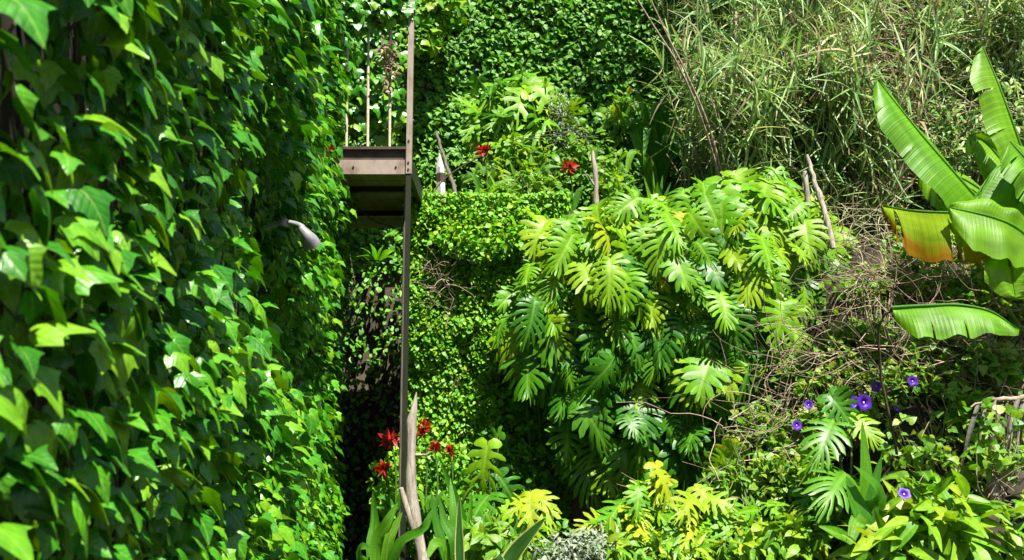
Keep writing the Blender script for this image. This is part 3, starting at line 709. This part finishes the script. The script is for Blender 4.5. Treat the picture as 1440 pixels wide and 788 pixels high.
strap_plant('bromeliad', 'glossy strap leaved plant in the dark hollow under the arching canes', 'plant', at(925, 285, 16.6), [((915, 200, 16.5), (905, 150, 16.4), (893, 128, 16.4)), ((905, 190, 16.4), (890, 170, 16.3), (872, 190, 16.2)), ((930, 190, 16.5), (938, 140, 16.4), (945, 116, 16.4)), ((940, 200, 16.4), (960, 160, 16.3), (985, 155, 16.2)), ((920, 210, 16.4), (912, 180, 16.2), (905, 225, 16.0)), ((935, 220, 16.3), (945, 190, 16.1), (960, 230, 16.0)), ((910, 230, 16.3), (890, 215, 16.1), (880, 250, 16.0)), ((925, 190, 16.5), (924, 145, 16.3), (915, 170, 16.1)), ((940, 220, 16.3), (970, 200, 16.1), (985, 235, 16.0)), ((900, 210, 16.4), (878, 150, 16.4), (868, 140, 16.4))], .10, 'strap', seed=34)

# ------------------------------------------------------------------ bushes of many small leaves
def bush(name, label, cat, clumps, tms, size, mat, seed, n, nstem=8, stem_mat='stem', group=None, d0=(0, -.4, -.2), n0=(.1, -.5, .8), jd=.6, jn=.4, foot=None, srad=.01):
    """clumps: (px,py,rx,ry,Y,rY) ellipsoids; leaves fill their outer shells"""
    r = np.random.default_rng(seed)
    foot = at(clumps[0][0], clumps[0][1] + clumps[0][3], clumps[0][4] + .2) if foot is None else foot
    t = thing(name, label, cat, foot, group)
    mb = MB(); ms = MB(); wts = np.array([c[2] * c[3] for c in clumps], float); wts /= wts.sum()
    for c, w in zip(clumps, wts):
        m = max(6, int(n * w))
        q = unit(r.normal(0, 1, (m, 3))) * (r.random((m, 1)) ** .45)
        cen = at(c[0], c[1], c[4]); sc = np.array((c[2] / 1440 * c[4], c[5], c[3] / 1440 * c[4]))
        pos = cen + q * sc
        k = fbm(pos[:, 0] * 3 + seed, pos[:, 2] * 3) + .3 * r.random(m) > .52
        pos, q = pos[k], q[k]; m = len(pos)
        d = np.array(d0) + q * np.array((.6, .5, .4)) + r.normal(0, jd, (m, 3)); nn = np.array(n0) + r.normal(0, jn, (m, 3))
        pk = r.integers(0, len(tms), m)
        for i in range(len(tms)):
            s = pk == i
            mb.leaves(tms[i], pos[s], d[s], nn[s], r.uniform(*size, s.sum()))
        for i in range(nstem):
            e = cen + unit(r.normal(0, 1, 3)) * sc * .85
            ms.tube(curve([foot + r.normal(0, .05, 3), (foot + e) / 2 + r.normal(0, .08, 3), e], 8), np.linspace(srad, srad * .4, 8), 4)
    mb.build('foliage', M[mat], t); ms.build('stem', M[stem_mat], t)
    return t
bush('ivy', 'bright ivy hanging behind the railing rods of the walkway', 'ivy', [(500, 90, 75, 110, 16.4, .3), (455, 60, 50, 80, 15.2, .3), (545, 150, 30, 60, 16.6, .25), (480, -40, 90, 60, 16.0, .4)], IVY_LO, (.11, .18), 'ivy', 51, 1500, 6, 'vine', d0=(.1, -.6, -.7), n0=(.2, -.6, .75), jd=.4, jn=.3)
bush('ivy', 'ivy runners draped over the top rail of the walkway', 'ivy', [(500, 12, 75, 32, 11.6, .18), (455, 40, 35, 45, 11.5, .15), (560, 15, 25, 22, 11.65, .15)], IVY_LO, (.08, .13), 'ivy', 52, 620, 6, 'vine', d0=(.1, -.6, -.7), n0=(.2, -.6, .75), jd=.4, jn=.3)
bush('dry_vine', 'withered straw coloured vine caught on the walkway railing rod', 'vine', [(545, 72, 14, 20, 11.6, .1), (548, 110, 6, 30, 11.62, .06)], LANCE, (.06, .13), 'reed_dry', 53, 110, 6, 'twig')
bush('creeper', 'low bright leafy edging on the terrace rim left of the cut leaf bank', 'creeper', [(640, 302, 70, 22, 13.4, .3), (740, 305, 60, 25, 13.4, .3), (690, 335, 90, 30, 13.1, .25)], OVAL, (.06, .11), 'creeper', 3, 2600, 3)
bush('terrace_shrub', 'mixed leafy shrub on the terrace between the two red blooms', 'shrub', [(740, 265, 45, 35, 14.4, .35), (700, 280, 30, 22, 14.2, .3)], LANCE, (.14, .26), 'shrub', 4, 420)
bush('terrace_shrub', 'leafy shrub right of the white dead branch stub', 'shrub', [(870, 270, 36, 30, 14.0, .3), (858, 235, 20, 22, 14.4, .3)], BROAD, (.10, .2), 'shrub', 5, 330)
bush('terrace_shrub', 'yellowish shrub of drooping leaves between the pale branch stub and the dark hollow', 'shrub', [(870, 160, 20, 34, 16.4, .3), (890, 140, 14, 20, 16.4, .2), (720, 205, 18, 16, 15.6, .2)], BROAD, (.12, .22), 'lime', 6, 170)
bush('feathery_shrub', 'grey green feathery shrub against the back ivy, right of the bright cut leaf plant', 'shrub', [(785, 160, 26, 40, 16.3, .25), (800, 195, 30, 25, 16.2, .25)], LANCE, (.05, .09), 'silver', 7, 700, 14, 'twig')
bush('silver_shrub', 'silvery pale shrub at the bottom edge', 'shrub', [(790, 778, 44, 28, 9.6, .25), (832, 768, 30, 24, 9.7, .25), (765, 790, 34, 22, 9.5, .25)], LANCE, (.045, .10), 'silver', 8, 1300, 22, jd=.9)
bush('shrub', 'broad leaved lime shrub filling the lower right corner', 'shrub', [(1300, 745, 75, 45, 8.9, .35), (1385, 750, 70, 38, 8.8, .35), (1250, 770, 50, 30, 8.7, .3), (1330, 700, 50, 25, 9.1, .3)], LANCE, (.26, .44), 'lime', 9, 300, 10)
bush('shrub', 'broad glossy leaved shrub below the lone purple flower', 'shrub', [(1300, 690, 36, 26, 9.3, .2), (1275, 720, 30, 24, 9.2, .2)], BROAD, (.22, .36), 'shrub', 10, 60, 8)
bush('shrub', 'dark low shrub under the raised cut leaf pair at lower right', 'shrub', [(1165, 740, 60, 45, 10.2, .3), (1110, 770, 50, 35, 10.0, .3), (1230, 740, 40, 40, 10, .3)], BROAD, (.10, .2), 'shrub', 11, 500, 8)
strap_plant('canna', 'tall narrow plant with one upright pointed leaf at lower right', 'plant', at(1225, 780, 9.0), [((1218, 720, 9.0), (1216, 660, 9.0), (1212, 590, 9.0)), ((1224, 720, 9.0), (1234, 690, 8.9), (1200, 655, 8.8)), ((1222, 740, 9.0), (1226, 700, 9.0), (1240, 640, 9.0)), ((1215, 750, 8.9), (1205, 735, 8.8), (1192, 780, 8.7)), ((1218, 745, 8.9), (1200, 700, 8.9), (1190, 670, 8.9))], .09, 'strap', seed=35)
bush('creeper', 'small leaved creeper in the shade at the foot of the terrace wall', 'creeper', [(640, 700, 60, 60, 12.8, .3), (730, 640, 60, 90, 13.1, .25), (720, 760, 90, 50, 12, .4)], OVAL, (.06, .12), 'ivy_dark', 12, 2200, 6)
bush('bramble', 'green leafed bramble at the right edge above the dead leaves', 'bramble', [(1400, 520, 60, 40, 10.5, .3), (1340, 580, 60, 40, 10.1, .3), (1370, 650, 60, 50, 9.8, .3), (1290, 620, 50, 50, 9.9, .3), (1420, 650, 45, 40, 9.95, .2), (1350, 690, 60, 25, 9.6, .2), (1520, 640, 80, 70, 9.8, .4), (1500, 740, 80, 50, 9.2, .3)], HEART, (.06, .11), 'bramble', 13, 3400, 30, 'twig', foot=at(1350, 720, 10.2), srad=.008)
bush('bramble', 'thin leafed bramble of crossing twigs below the floating banana leaf', 'bramble', [(1210, 500, 70, 50, 11.2, .35), (1290, 540, 80, 40, 10.8, .35), (1180, 560, 60, 50, 11, .35), (1230, 410, 50, 40, 12, .3), (1330, 500, 70, 30, 10.8, .3)], HEART, (.05, .10), 'bramble', 14, 7500, 60, 'twig', foot=at(1240, 640, 10.8), srad=.008)
bush('bramble', 'yellow green leafed bramble right of the lowest cut leaves', 'bramble', [(1080, 610, 50, 50, 11.3, .3), (1110, 680, 60, 50, 10.6, .3), (1130, 540, 40, 40, 11.5, .3)], HEART, (.05, .10), 'bramble', 15, 3200, 40, 'twig', foot=at(1090, 740, 11), srad=.008)

bush('bramble', 'sunny leafed bramble covering the bank behind the banana leaves', 'bramble', [(1400, 430, 70, 50, 11.2, .4), (1340, 400, 60, 40, 11.6, .4), (1440, 380, 50, 80, 11.6, .4), (1300, 350, 60, 40, 12.4, .3), (1560, 430, 90, 80, 11.4, .5), (1560, 540, 90, 70, 10.6, .4)], HEART, (.05, .10), 'bramble', 18, 7000, 40, 'twig', foot=at(1380, 520, 11), srad=.008)
bush('ivy', 'lime vine leaves drooping from the top of the back wall beside the post', 'ivy', [(620, 10, 45, 30, 17.2, .2), (600, 55, 25, 25, 17.2, .2)], IVY_LO, (.12, .2), 'lime', 19, 170, 5, 'vine')
for i, (lab, cl, mt, sz, nn_) in enumerate([
    ('low lime undergrowth between the silver shrub and the yellow ground plants', [(870, 770, 60, 22, 9.8, .3), (940, 780, 60, 20, 9.8, .3)], 'lime', (.10, .2), 420),
    ('low lime undergrowth right of the yellow ground plants at the bottom', [(1040, 775, 60, 22, 9.7, .3), (1110, 760, 50, 30, 9.7, .3)], 'lime', (.10, .2), 460),
    ('tangled green undergrowth under the bare twigs', [(1040, 690, 60, 40, 10.8, .3), (1100, 640, 50, 50, 11, .3)], 'shrub', (.09, .17), 520),
    ('leafy undergrowth left of the silver shrub behind the leaning strap leaf', [(690, 760, 45, 30, 10.2, .3), (735, 775, 40, 22, 9.9, .3)], 'shrub', (.10, .2), 330),
    ('mixed low leaves on the terrace behind the white stake and the pole', [(650, 285, 45, 22, 14.8, .3), (610, 280, 25, 25, 15, .3)], 'lime', (.08, .16), 260),
    ('green leaves rising behind the terrace flowers against the back ivy', [(760, 235, 55, 30, 15.6, .3), (820, 215, 40, 35, 15.8, .3), (690, 240, 40, 25, 15.5, .3)], 'shrub', (.11, .22), 420),
    ('small sunny leaves round the flowers at the dead trunk', [(615, 660, 40, 50, 12.7, .25), (560, 680, 40, 50, 12.7, .25)], 'creeper', (.06, .11), 700)]):
    bush('undergrowth', lab, 'undergrowth', cl, [LANCE, BROAD][i % 2] if mt != 'creeper' else OVAL, sz, mt, 300 + i, nn_, 6)
def tangle(name, label, cat, cx, cy, rx, ry, Y0, dY, n, ln, rad, mat, seed, vert=0., group=None):
    r = np.random.default_rng(seed); t = thing(name, label, cat, at(cx, cy + ry, Y0), group); mb = MB()
    for i in range(n):
        a, b = r.uniform(-1, 1, 2); p = at(cx + a * rx, cy + b * ry, Y0 + r.uniform(-dY, dY)); h = unit(r.normal(0, 1, 3) * np.array((1, .5, .6 + vert))); P = [p]
        for q in range(5): P.append(P[-1] + h * ln * r.uniform(.12, .3)); h = unit(h + r.normal(0, .35, 3))
        mb.tube(curve(P, 11), np.linspace(1, .4, 11) * rad * r.uniform(.5, 1.3), 4)
    mb.build('twig', M[mat], t); return t
tangle('dry_twigs', 'tangle of bare brown twigs right of the cut leaf bank', 'twigs', 1165, 520, 70, 60, 11.4, .4, 129, 1.0, .0055, 'twig', 1)
tangle('dry_twigs', 'tangle of bare brown twigs around the purple flowers', 'twigs', 1300, 520, 110, 45, 10.7, .4, 199, 1.0, .0055, 'twig', 2)
tangle('dry_twigs', 'tangle of bare twigs under the withered brown banana leaf', 'twigs', 1260, 400, 80, 35, 11.8, .4, 140, .9, .0055, 'twig', 3)
tangle('dry_twigs', 'tangle of bare twigs right of the withered brown banana leaf', 'twigs', 1395, 440, 60, 60, 11.2, .4, 129, .9, .0055, 'twig', 7)
tangle('dry_twigs', 'dry brown patch of stems in the creeper beside the walkway post', 'twigs', 618, 400, 26, 38, 13.0, .08, 45, .35, .0045, 'twig', 8)
tangle('dry_twigs', 'loose bare twigs beside the lime ground plants', 'twigs', 1080, 640, 70, 70, 10.9, .4, 80, 1.1, .0055, 'twig', 4)
tangle('dry_twigs', 'grey brown heap of dead stems among the reeds, left of the banana tips', 'twigs', 1265, 130, 70, 100, 14.4, .5, 260, 1.3, .013, 'twig', 5, .6)
tangle('dry_twigs', 'dry straw coloured stems at the foot of the reeds', 'twigs', 1200, 330, 45, 40, 12.7, .4, 70, .7, .006, 'cane', 6, .5)

# ------------------------------------------------------------------ reeds
def reed_clump(cx, Y0, seed, n=17, top=None, dry=.12, lean=0, label=None, w=50):
    r = np.random.default_rng(seed)
    x0 = (cx - 720) / 1440 * Y0; g = np.array((x0, Y0, float(height(np.array(x0), np.array(Y0)))))
    t = thing('giant_reed', label or 'clump of tall narrow leaved reeds on the upper slope', 'reeds', g, 'giant reeds on the upper slope')
    st = MB(); lf = MB(); dl = MB()
    for i in range(n + 16):
        b = g + np.array((r.normal(0, w / 1440 * Y0 * .6), r.normal(0, .3), -.1)); H = r.uniform(2.6, 4.6) * (.58 if Y0 < 14.4 else .72 if Y0 < 15.6 else 1.)
        h = np.array((lean + r.normal(0, .17), -.03 + r.normal(0, .12), 1.)); pts = [b]
        for q in range(5): pts.append(pts[-1] + unit(h) * H / 5); h = h + np.array((r.normal(0, .08), -.06 + r.normal(0, .06), -.06))
        p = curve(pts, 12); st.tube(p, np.linspace(.016, .006, 12), 5)
        m = int(H * 32); u = r.random(m) ** .85 * 10.9; k = u.astype(int); pp = p[k] + (p[k + 1] - p[k]) * (u - k)[:, None]
        d = r.normal(0, .55, (m, 3)) * np.array((.38, .4, 1.0)) + np.array((0, -.15, .2)); nn = r.normal(0, .4, (m, 3)) + np.array((0, -.5, .8))
        s = r.uniform(.25, .62, m); pk = r.integers(0, len(REED), m); dr = r.random(m) < dry
        for q in range(len(REED)):
            for msk, tgt in ((~dr, lf), (dr, dl)):
                a = (pk == q) & msk; tgt.leaves(REED[q], pp[a], d[a], nn[a], s[a])
    st.build('stalk', M['cane'], t); lf.build('foliage', M['reed'], t)
    if dl.n: dl.build('dry_foliage', M['reed_dry'], t)
k = 0
for Y0, xsr in ((13.9, (1045, 1085, 1150, 1215)), (14.9, (1050, 1085, 1120, 1180, 1330, 1400, 1460, 1540, 1630)), (16.2, (1045, 1080, 1125, 1180, 1245, 1310, 1375, 1440, 1500, 1580, 1670)), (17.6, (1035, 1070, 1115, 1170, 1240, 1310, 1380, 1450))):
    for cx in xsr: k += 1; reed_clump(cx + rng.uniform(-12, 12), Y0 + rng.uniform(-.2, .2), 200 + k, 15 if Y0 < 14.5 else 17, dry=.30 if 1170 < cx < 1300 else .15, lean=.09 if cx < 1090 else 0)
bush('hedge', 'small leaved dark hedge plant at the upper right corner', 'hedge', [(1390, 60, 90, 90, 14.2, .4), (1330, 200, 60, 70, 13.8, .3), (1420, 160, 50, 60, 13.2, .3)], LANCE, (.09, .17), 'reed', 16, 2000, 20, 'twig')

# ------------------------------------------------------------------ weeds over the bare soil of bank and hill
rw = np.random.default_rng(71); mb = MB(); n = 42000
x = rw.uniform(-8, 13, n); y = np.where(rw.random(n) < .45, rw.uniform(18.4, 26, n), rw.uniform(7.5, 15, n))
k = ((x > 3.2) | (y > 18.3)) & (fbm(x * 1.4, y * 1.4) + .3 * rw.random(n) > .52); x, y = x[k], y[k]; m = len(x)
pos = np.stack([x, y, height(x, y) + rw.uniform(.0, .16, m)], -1)
for q in range(2):
    sl = slice(q, None, 2); mm = len(pos[sl])
    mb.leaves((OVAL, LANCE)[q][0], pos[sl], rw.normal(0, .6, (mm, 3)) + np.array((0, -.4, .1)), rw.normal(0, .4, (mm, 3)) + np.array((0, -.4, .8)), rw.uniform(.06, .14, mm))
tag(mb.build('weeds', M['bramble']), kind='stuff')
# ------------------------------------------------------------------ banana
def banana_leaf(parent, mid, w, sa, sb, mat='banana', tears=.12, seed=0, wa=1., wb=1., droop=.25, label=None, ribmat='strap', tip=.14, rag=.012):
    r = np.random.default_rng(seed); n = 84
    p = curve([at(*q) for q in mid], n); u = np.linspace(0, 1, n)
    prof = np.clip(np.minimum(1, (u + .02) / .14) ** .6 * np.minimum(1, (1.0 - u) / tip) ** .55, .015, 1)
    mb = MB(); nc = 7
    for sg, sd, wm in ((-1, sa, wa), (1, sb, wb)):
        sd = unit(sd); c = np.linspace(0, 1, nc)
        gap = r.random(n) < tears; gap[-3:] = False; gap[:3] = False; gap[1:] &= ~gap[:-1]
        du = np.where(gap[:-1], .10, 1.); u = np.concatenate([[0], np.cumsum(du)]) / du.sum()
        k = np.clip(u * (n - 1), 0, n - 1.001); ki = k.astype(int); pp = p[ki] + (p[ki + 1] - p[ki]) * (k - ki)[:, None]
        prof = np.clip(np.minimum(1, (u + .02) / .14) ** .6 * np.minimum(1, (1.0 - u) / tip) ** .55, .015, 1)
        tg = unit(np.gradient(pp, axis=0)); j0 = r.integers(0, 5, n); op = r.uniform(.006, .03, n) * (1 + rag * 12); lag = 1 + r.normal(0, rag, n)
        for i in range(1, n): lag[i] = lag[i] if gap[i - 1] else lag[i - 1] * .85 + lag[i] * .15
        v = np.zeros((n, nc, 3)); ph = r.uniform(0, 6)
        for i in range(n):
            ww = w * wm * prof[i] * (1 + .04 * math.sin(u[i] * 31 + ph) + r.normal(0, .006)) * lag[i]
            for j in range(nc):
                a = c[j] * ww
                v[i, j] = pp[i] + sd * a + np.array((0, 0, -1)) * droop * a * c[j] + np.array((0, -1, .3)) * .07 * w * math.sin(u[i] * 24 + ph) * c[j] + np.array((0, -1, .5)) * .10 * w * math.sin(c[j] * math.pi) * .6
                if gap[i] and j > j0[i]: v[i, j] -= tg[i] * op[i] * (j - j0[i]) / (nc - 1)
                if i and gap[i - 1] and j > j0[i - 1]: v[i, j] += tg[i] * op[i - 1] * (j - j0[i - 1]) / (nc - 1) + np.array((0, -.02, 0)) * c[j]
        uv = np.stack([np.tile(c * sg, n), np.repeat(u, nc)], -1)
        f = []
        for i in range(n - 1):
            for j in range(nc - 1):
                if gap[i] and j >= j0[i]: continue
                q = (i * nc + j, i * nc + j + 1, (i + 1) * nc + j + 1, (i + 1) * nc + j); f.append(q if sg > 0 else q[::-1])
        mb.add(v.reshape(-1, 3), f, uv)
    o = mb.build('leaf', M[mat], parent)
    if label: o['label'] = label
    rb = MB(); rb.tube(p + np.array((0, -.008, .004)), np.linspace(.022, .005, n), 6)
    q = rb.build('midrib', M[ribmat], None, origin=tuple(parent.location)); q.location = (0, 0, 0); q.parent = o
    return o
Yb = 10.4
bt = thing('banana_plant', 'banana plant with big paddle leaves at the right edge', 'plant', (*at(1500, 400, Yb)[:2], 2.0))
mb = MB(); c0 = at(1490, 380, Yb); rough_tube(mb, [np.array((c0[0] + .1, Yb, 1.6)), np.array((c0[0] + .05, Yb, 2.6)), c0], [.17, .14, .09], 12, .05); mb.build('trunk', M['banana_dead'], bt)
S = np.array
banana_leaf(bt, [(1500, 400, 10.5), (1440, 345, 10.3), (1375, 280, 10.2), (1300, 195, 10.2), (1234, 113, 10.3)], .37, (-.75, -.35, -.45), (.5, .75, .2), seed=1, wb=.35, tears=.05, droop=.15)
banana_leaf(bt, [(1500, 380, 10.7), (1462, 290, 10.6), (1438, 215, 10.6), (1410, 135, 10.6), (1382, 66, 10.7)], .34, (-.9, -.3, -.2), (.4, .8, .1), seed=2, wb=.3, tears=.06, droop=.15)
banana_leaf(bt, [(1480, 380, 10.3), (1420, 318, 9.75), (1360, 302, 9.6), (1292, 298, 9.75), (1238, 290, 10.0)], .46, (-.1, -.55, -.8), (.1, .9, .1), 'banana_old', seed=3, wb=.12, tears=.16, rag=.10, label='withering banana leaf, brown along its torn lower edge')
banana_leaf(bt, [(1490, 385, 10.2), (1440, 330, 9.6), (1400, 308, 9.4), (1334, 292, 9.4)], .36, (-.2, -.45, -.85), (.3, .2, .6), seed=4, tears=.04, wb=.7)
banana_leaf(bt, [(1490, 380, 10.2), (1440, 340, 9.8), (1422, 360, 9.5), (1428, 420, 9.4)], .34, (-.8, -.3, .1), (.9, -.3, .1), seed=5, tears=.06)
banana_leaf(bt, [(1500, 380, 10.5), (1450, 280, 10.3), (1420, 230, 10.2), (1390, 250, 10.1), (1375, 290, 10.0)], .32, (-.6, -.3, -.5), (.7, -.3, -.3), seed=6, tears=.1)
banana_leaf(bt, [(1500, 380, 11.0), (1420, 300, 11.2), (1350, 250, 11.3), (1290, 240, 11.4)], .42, (-.3, -.4, -.8), (.3, .7, .4), seed=7, tears=.3)
banana_leaf(bt, [(1490, 380, 10.6), (1430, 260, 10.9), (1390, 205, 11.0), (1362, 190, 11.0)], .26, (-.6, -.4, -.5), (.5, -.2, .2), seed=8, tears=.1)
banana_leaf(bt, [(1500, 380, 10.4), (1470, 280, 10.0), (1450, 235, 9.8), (1420, 200, 9.8)], .36, (-.7, -.4, -.4), (.5, .5, .3), seed=9, tears=.1)
b2 = thing('banana_plant', 'young banana plant stretching one broad bright leaf above the purple flowers', 'plant', at(1262, 640, 9.7))
mb = MB(); rough_tube(mb, [at(1262, 640, 9.7), at(1238, 520, 9.5), at(1238, 455, 9.35), at(1255, 434, 9.2)], [.014, .012, .011, .009], 7, .05); mb.build('stalk', M['vine'], b2)
banana_leaf(b2, [(1254, 434, 9.2), (1300, 431, 9.1), (1350, 430, 9.05), (1395, 440, 9.0), (1432, 466, 9.0)], .36, (0, .9, .15), (-.03, -.55, -.85), seed=12, wa=.12, tears=.02, droop=.0, tip=.5)
dt = thing('dead_banana_leaves', 'dry grey banana leaves hanging at the right edge', 'leaves', at(1430, 690, 9.8))
rd = np.random.default_rng(4)
for i in range(10):
    x = (1370, 1377, 1381, 1390, 1404, 1412, 1424, 1431, 1436, 1446)[i] + rd.uniform(-2, 2); yt = 566 + rd.uniform(-4, 6); Yd = rd.uniform(9.5, 9.8); dx = rd.uniform(-22, 12)
    mb = MB(); mb.add(*strap_mesh([at(x + 8, yt - 4, Yd + .12), at(x + 3, yt + 10, Yd), at(x + dx * .4, yt + 45, Yd - rd.uniform(-.05, .1)), at(x + dx, yt + rd.uniform(70, 125), Yd)], rd.uniform(.010, .032), rd.uniform(.3, 1.4), 20, .35, nrm=(rd.normal(0, .9), -.8, .4))); mb.build('leaf', M['banana_dead'], dt)
mb = MB(); rough_tube(mb, [at(1480, 556, 9.9), at(1430, 560, 9.75), at(1395, 563, 9.7), at(1364, 572, 9.75)], [.03, .024, .018, .01], 7, .1); mb.build('midrib', M['twig'], dt)
bush('bramble', 'few heart shaped leaves climbing over the dead grey banana leaves', 'bramble', [(1405, 590, 40, 25, 9.35, .12), (1385, 640, 25, 35, 9.3, .12), (1440, 655, 25, 30, 9.3, .12)], HEART, (.06, .12), 'bramble', 54, 110, 12, 'twig', foot=at(1400, 700, 9.4), srad=.006)

# ------------------------------------------------------------------ purple flowers on their vines
def trumpet(parent, px, py, Yd, rad, seed):
    r = np.random.default_rng(seed); c = at(px, py, Yd); ax = unit(np.array((r.normal(0, .25), -1, .35 + r.normal(0, .2))))
    s = unit(np.cross(ax, (0, 0, 1))); tt = np.cross(s, ax); V = []; F = []; n = 20; UV = []
    for k, (rr, h) in enumerate(((.06, -.9), (.16, -.5), (.38, -.16), (.75, .0), (1., -.03))):
        for i in range(n):
            a = i * 2 * math.pi / n; q = rad * rr * (1 + (.07 * math.cos(5 * a) if k > 2 else 0))
            V.append(c + s * math.cos(a) * q + tt * math.sin(a) * q + ax * h * rad + ax * (.04 * rad * math.cos(5 * a) if k == 4 else 0)); UV.append((rr, a / 7))
    for k in range(4):
        for i in range(n): F.append((k * n + i, k * n + (i + 1) % n, (k + 1) * n + (i + 1) % n, (k + 1) * n + i))
    mb = MB(); mb.add(V, F, UV); o = mb.build('flower', M['purple'], parent)
    mb = MB(); mb.tube([c - ax * rad * .6, c - ax * rad * .22], [rad * .05, rad * .15], 8); q = mb.build('throat', M['throat'], None, origin=tuple(parent.location)); q.location = (0, 0, 0); q.parent = o
def vine(label, fls, clumps, seed, n):
    t = bush('morning_glory', label, 'vine', clumps, HEART, (.05, .10), 'bramble', seed, n, 14, 'twig', srad=.006)
    for i, (px, py, Yd, s) in enumerate(fls): trumpet(t, px, py, Yd, (.72 + .2 * ((i * 7 + seed) % 3)) * s / 1440 * Yd, seed * 10 + i)
vine('flowering vine with scattered purple blooms, two of them side by side', [(1203, 567, 10.15, 10), (1216, 566, 10.12, 10), (1262, 575, 10.1, 8), (1232, 543, 10.4, 8), (1284, 536, 10.4, 7), (1137, 569, 10.5, 9), (1121, 598, 10.5, 8)],
     [(1210, 580, 60, 25, 10.5, .2), (1260, 560, 50, 30, 10.6, .2), (1140, 590, 30, 25, 10.8, .2)], 91, 420)
vine('vine with one dark purple bloom in the lime corner shrub', [(1272, 694, 8.8, 8)], [(1280, 690, 22, 18, 9.1, .12)], 92, 40)
vine('vine with purple blooms low at the right edge beside the cut stump', [(1436, 716, 9.2, 13), (1428, 735, 9.2, 8), (1448, 728, 9.2, 10)], [(1425, 715, 40, 28, 9.6, .2)], 93, 130)
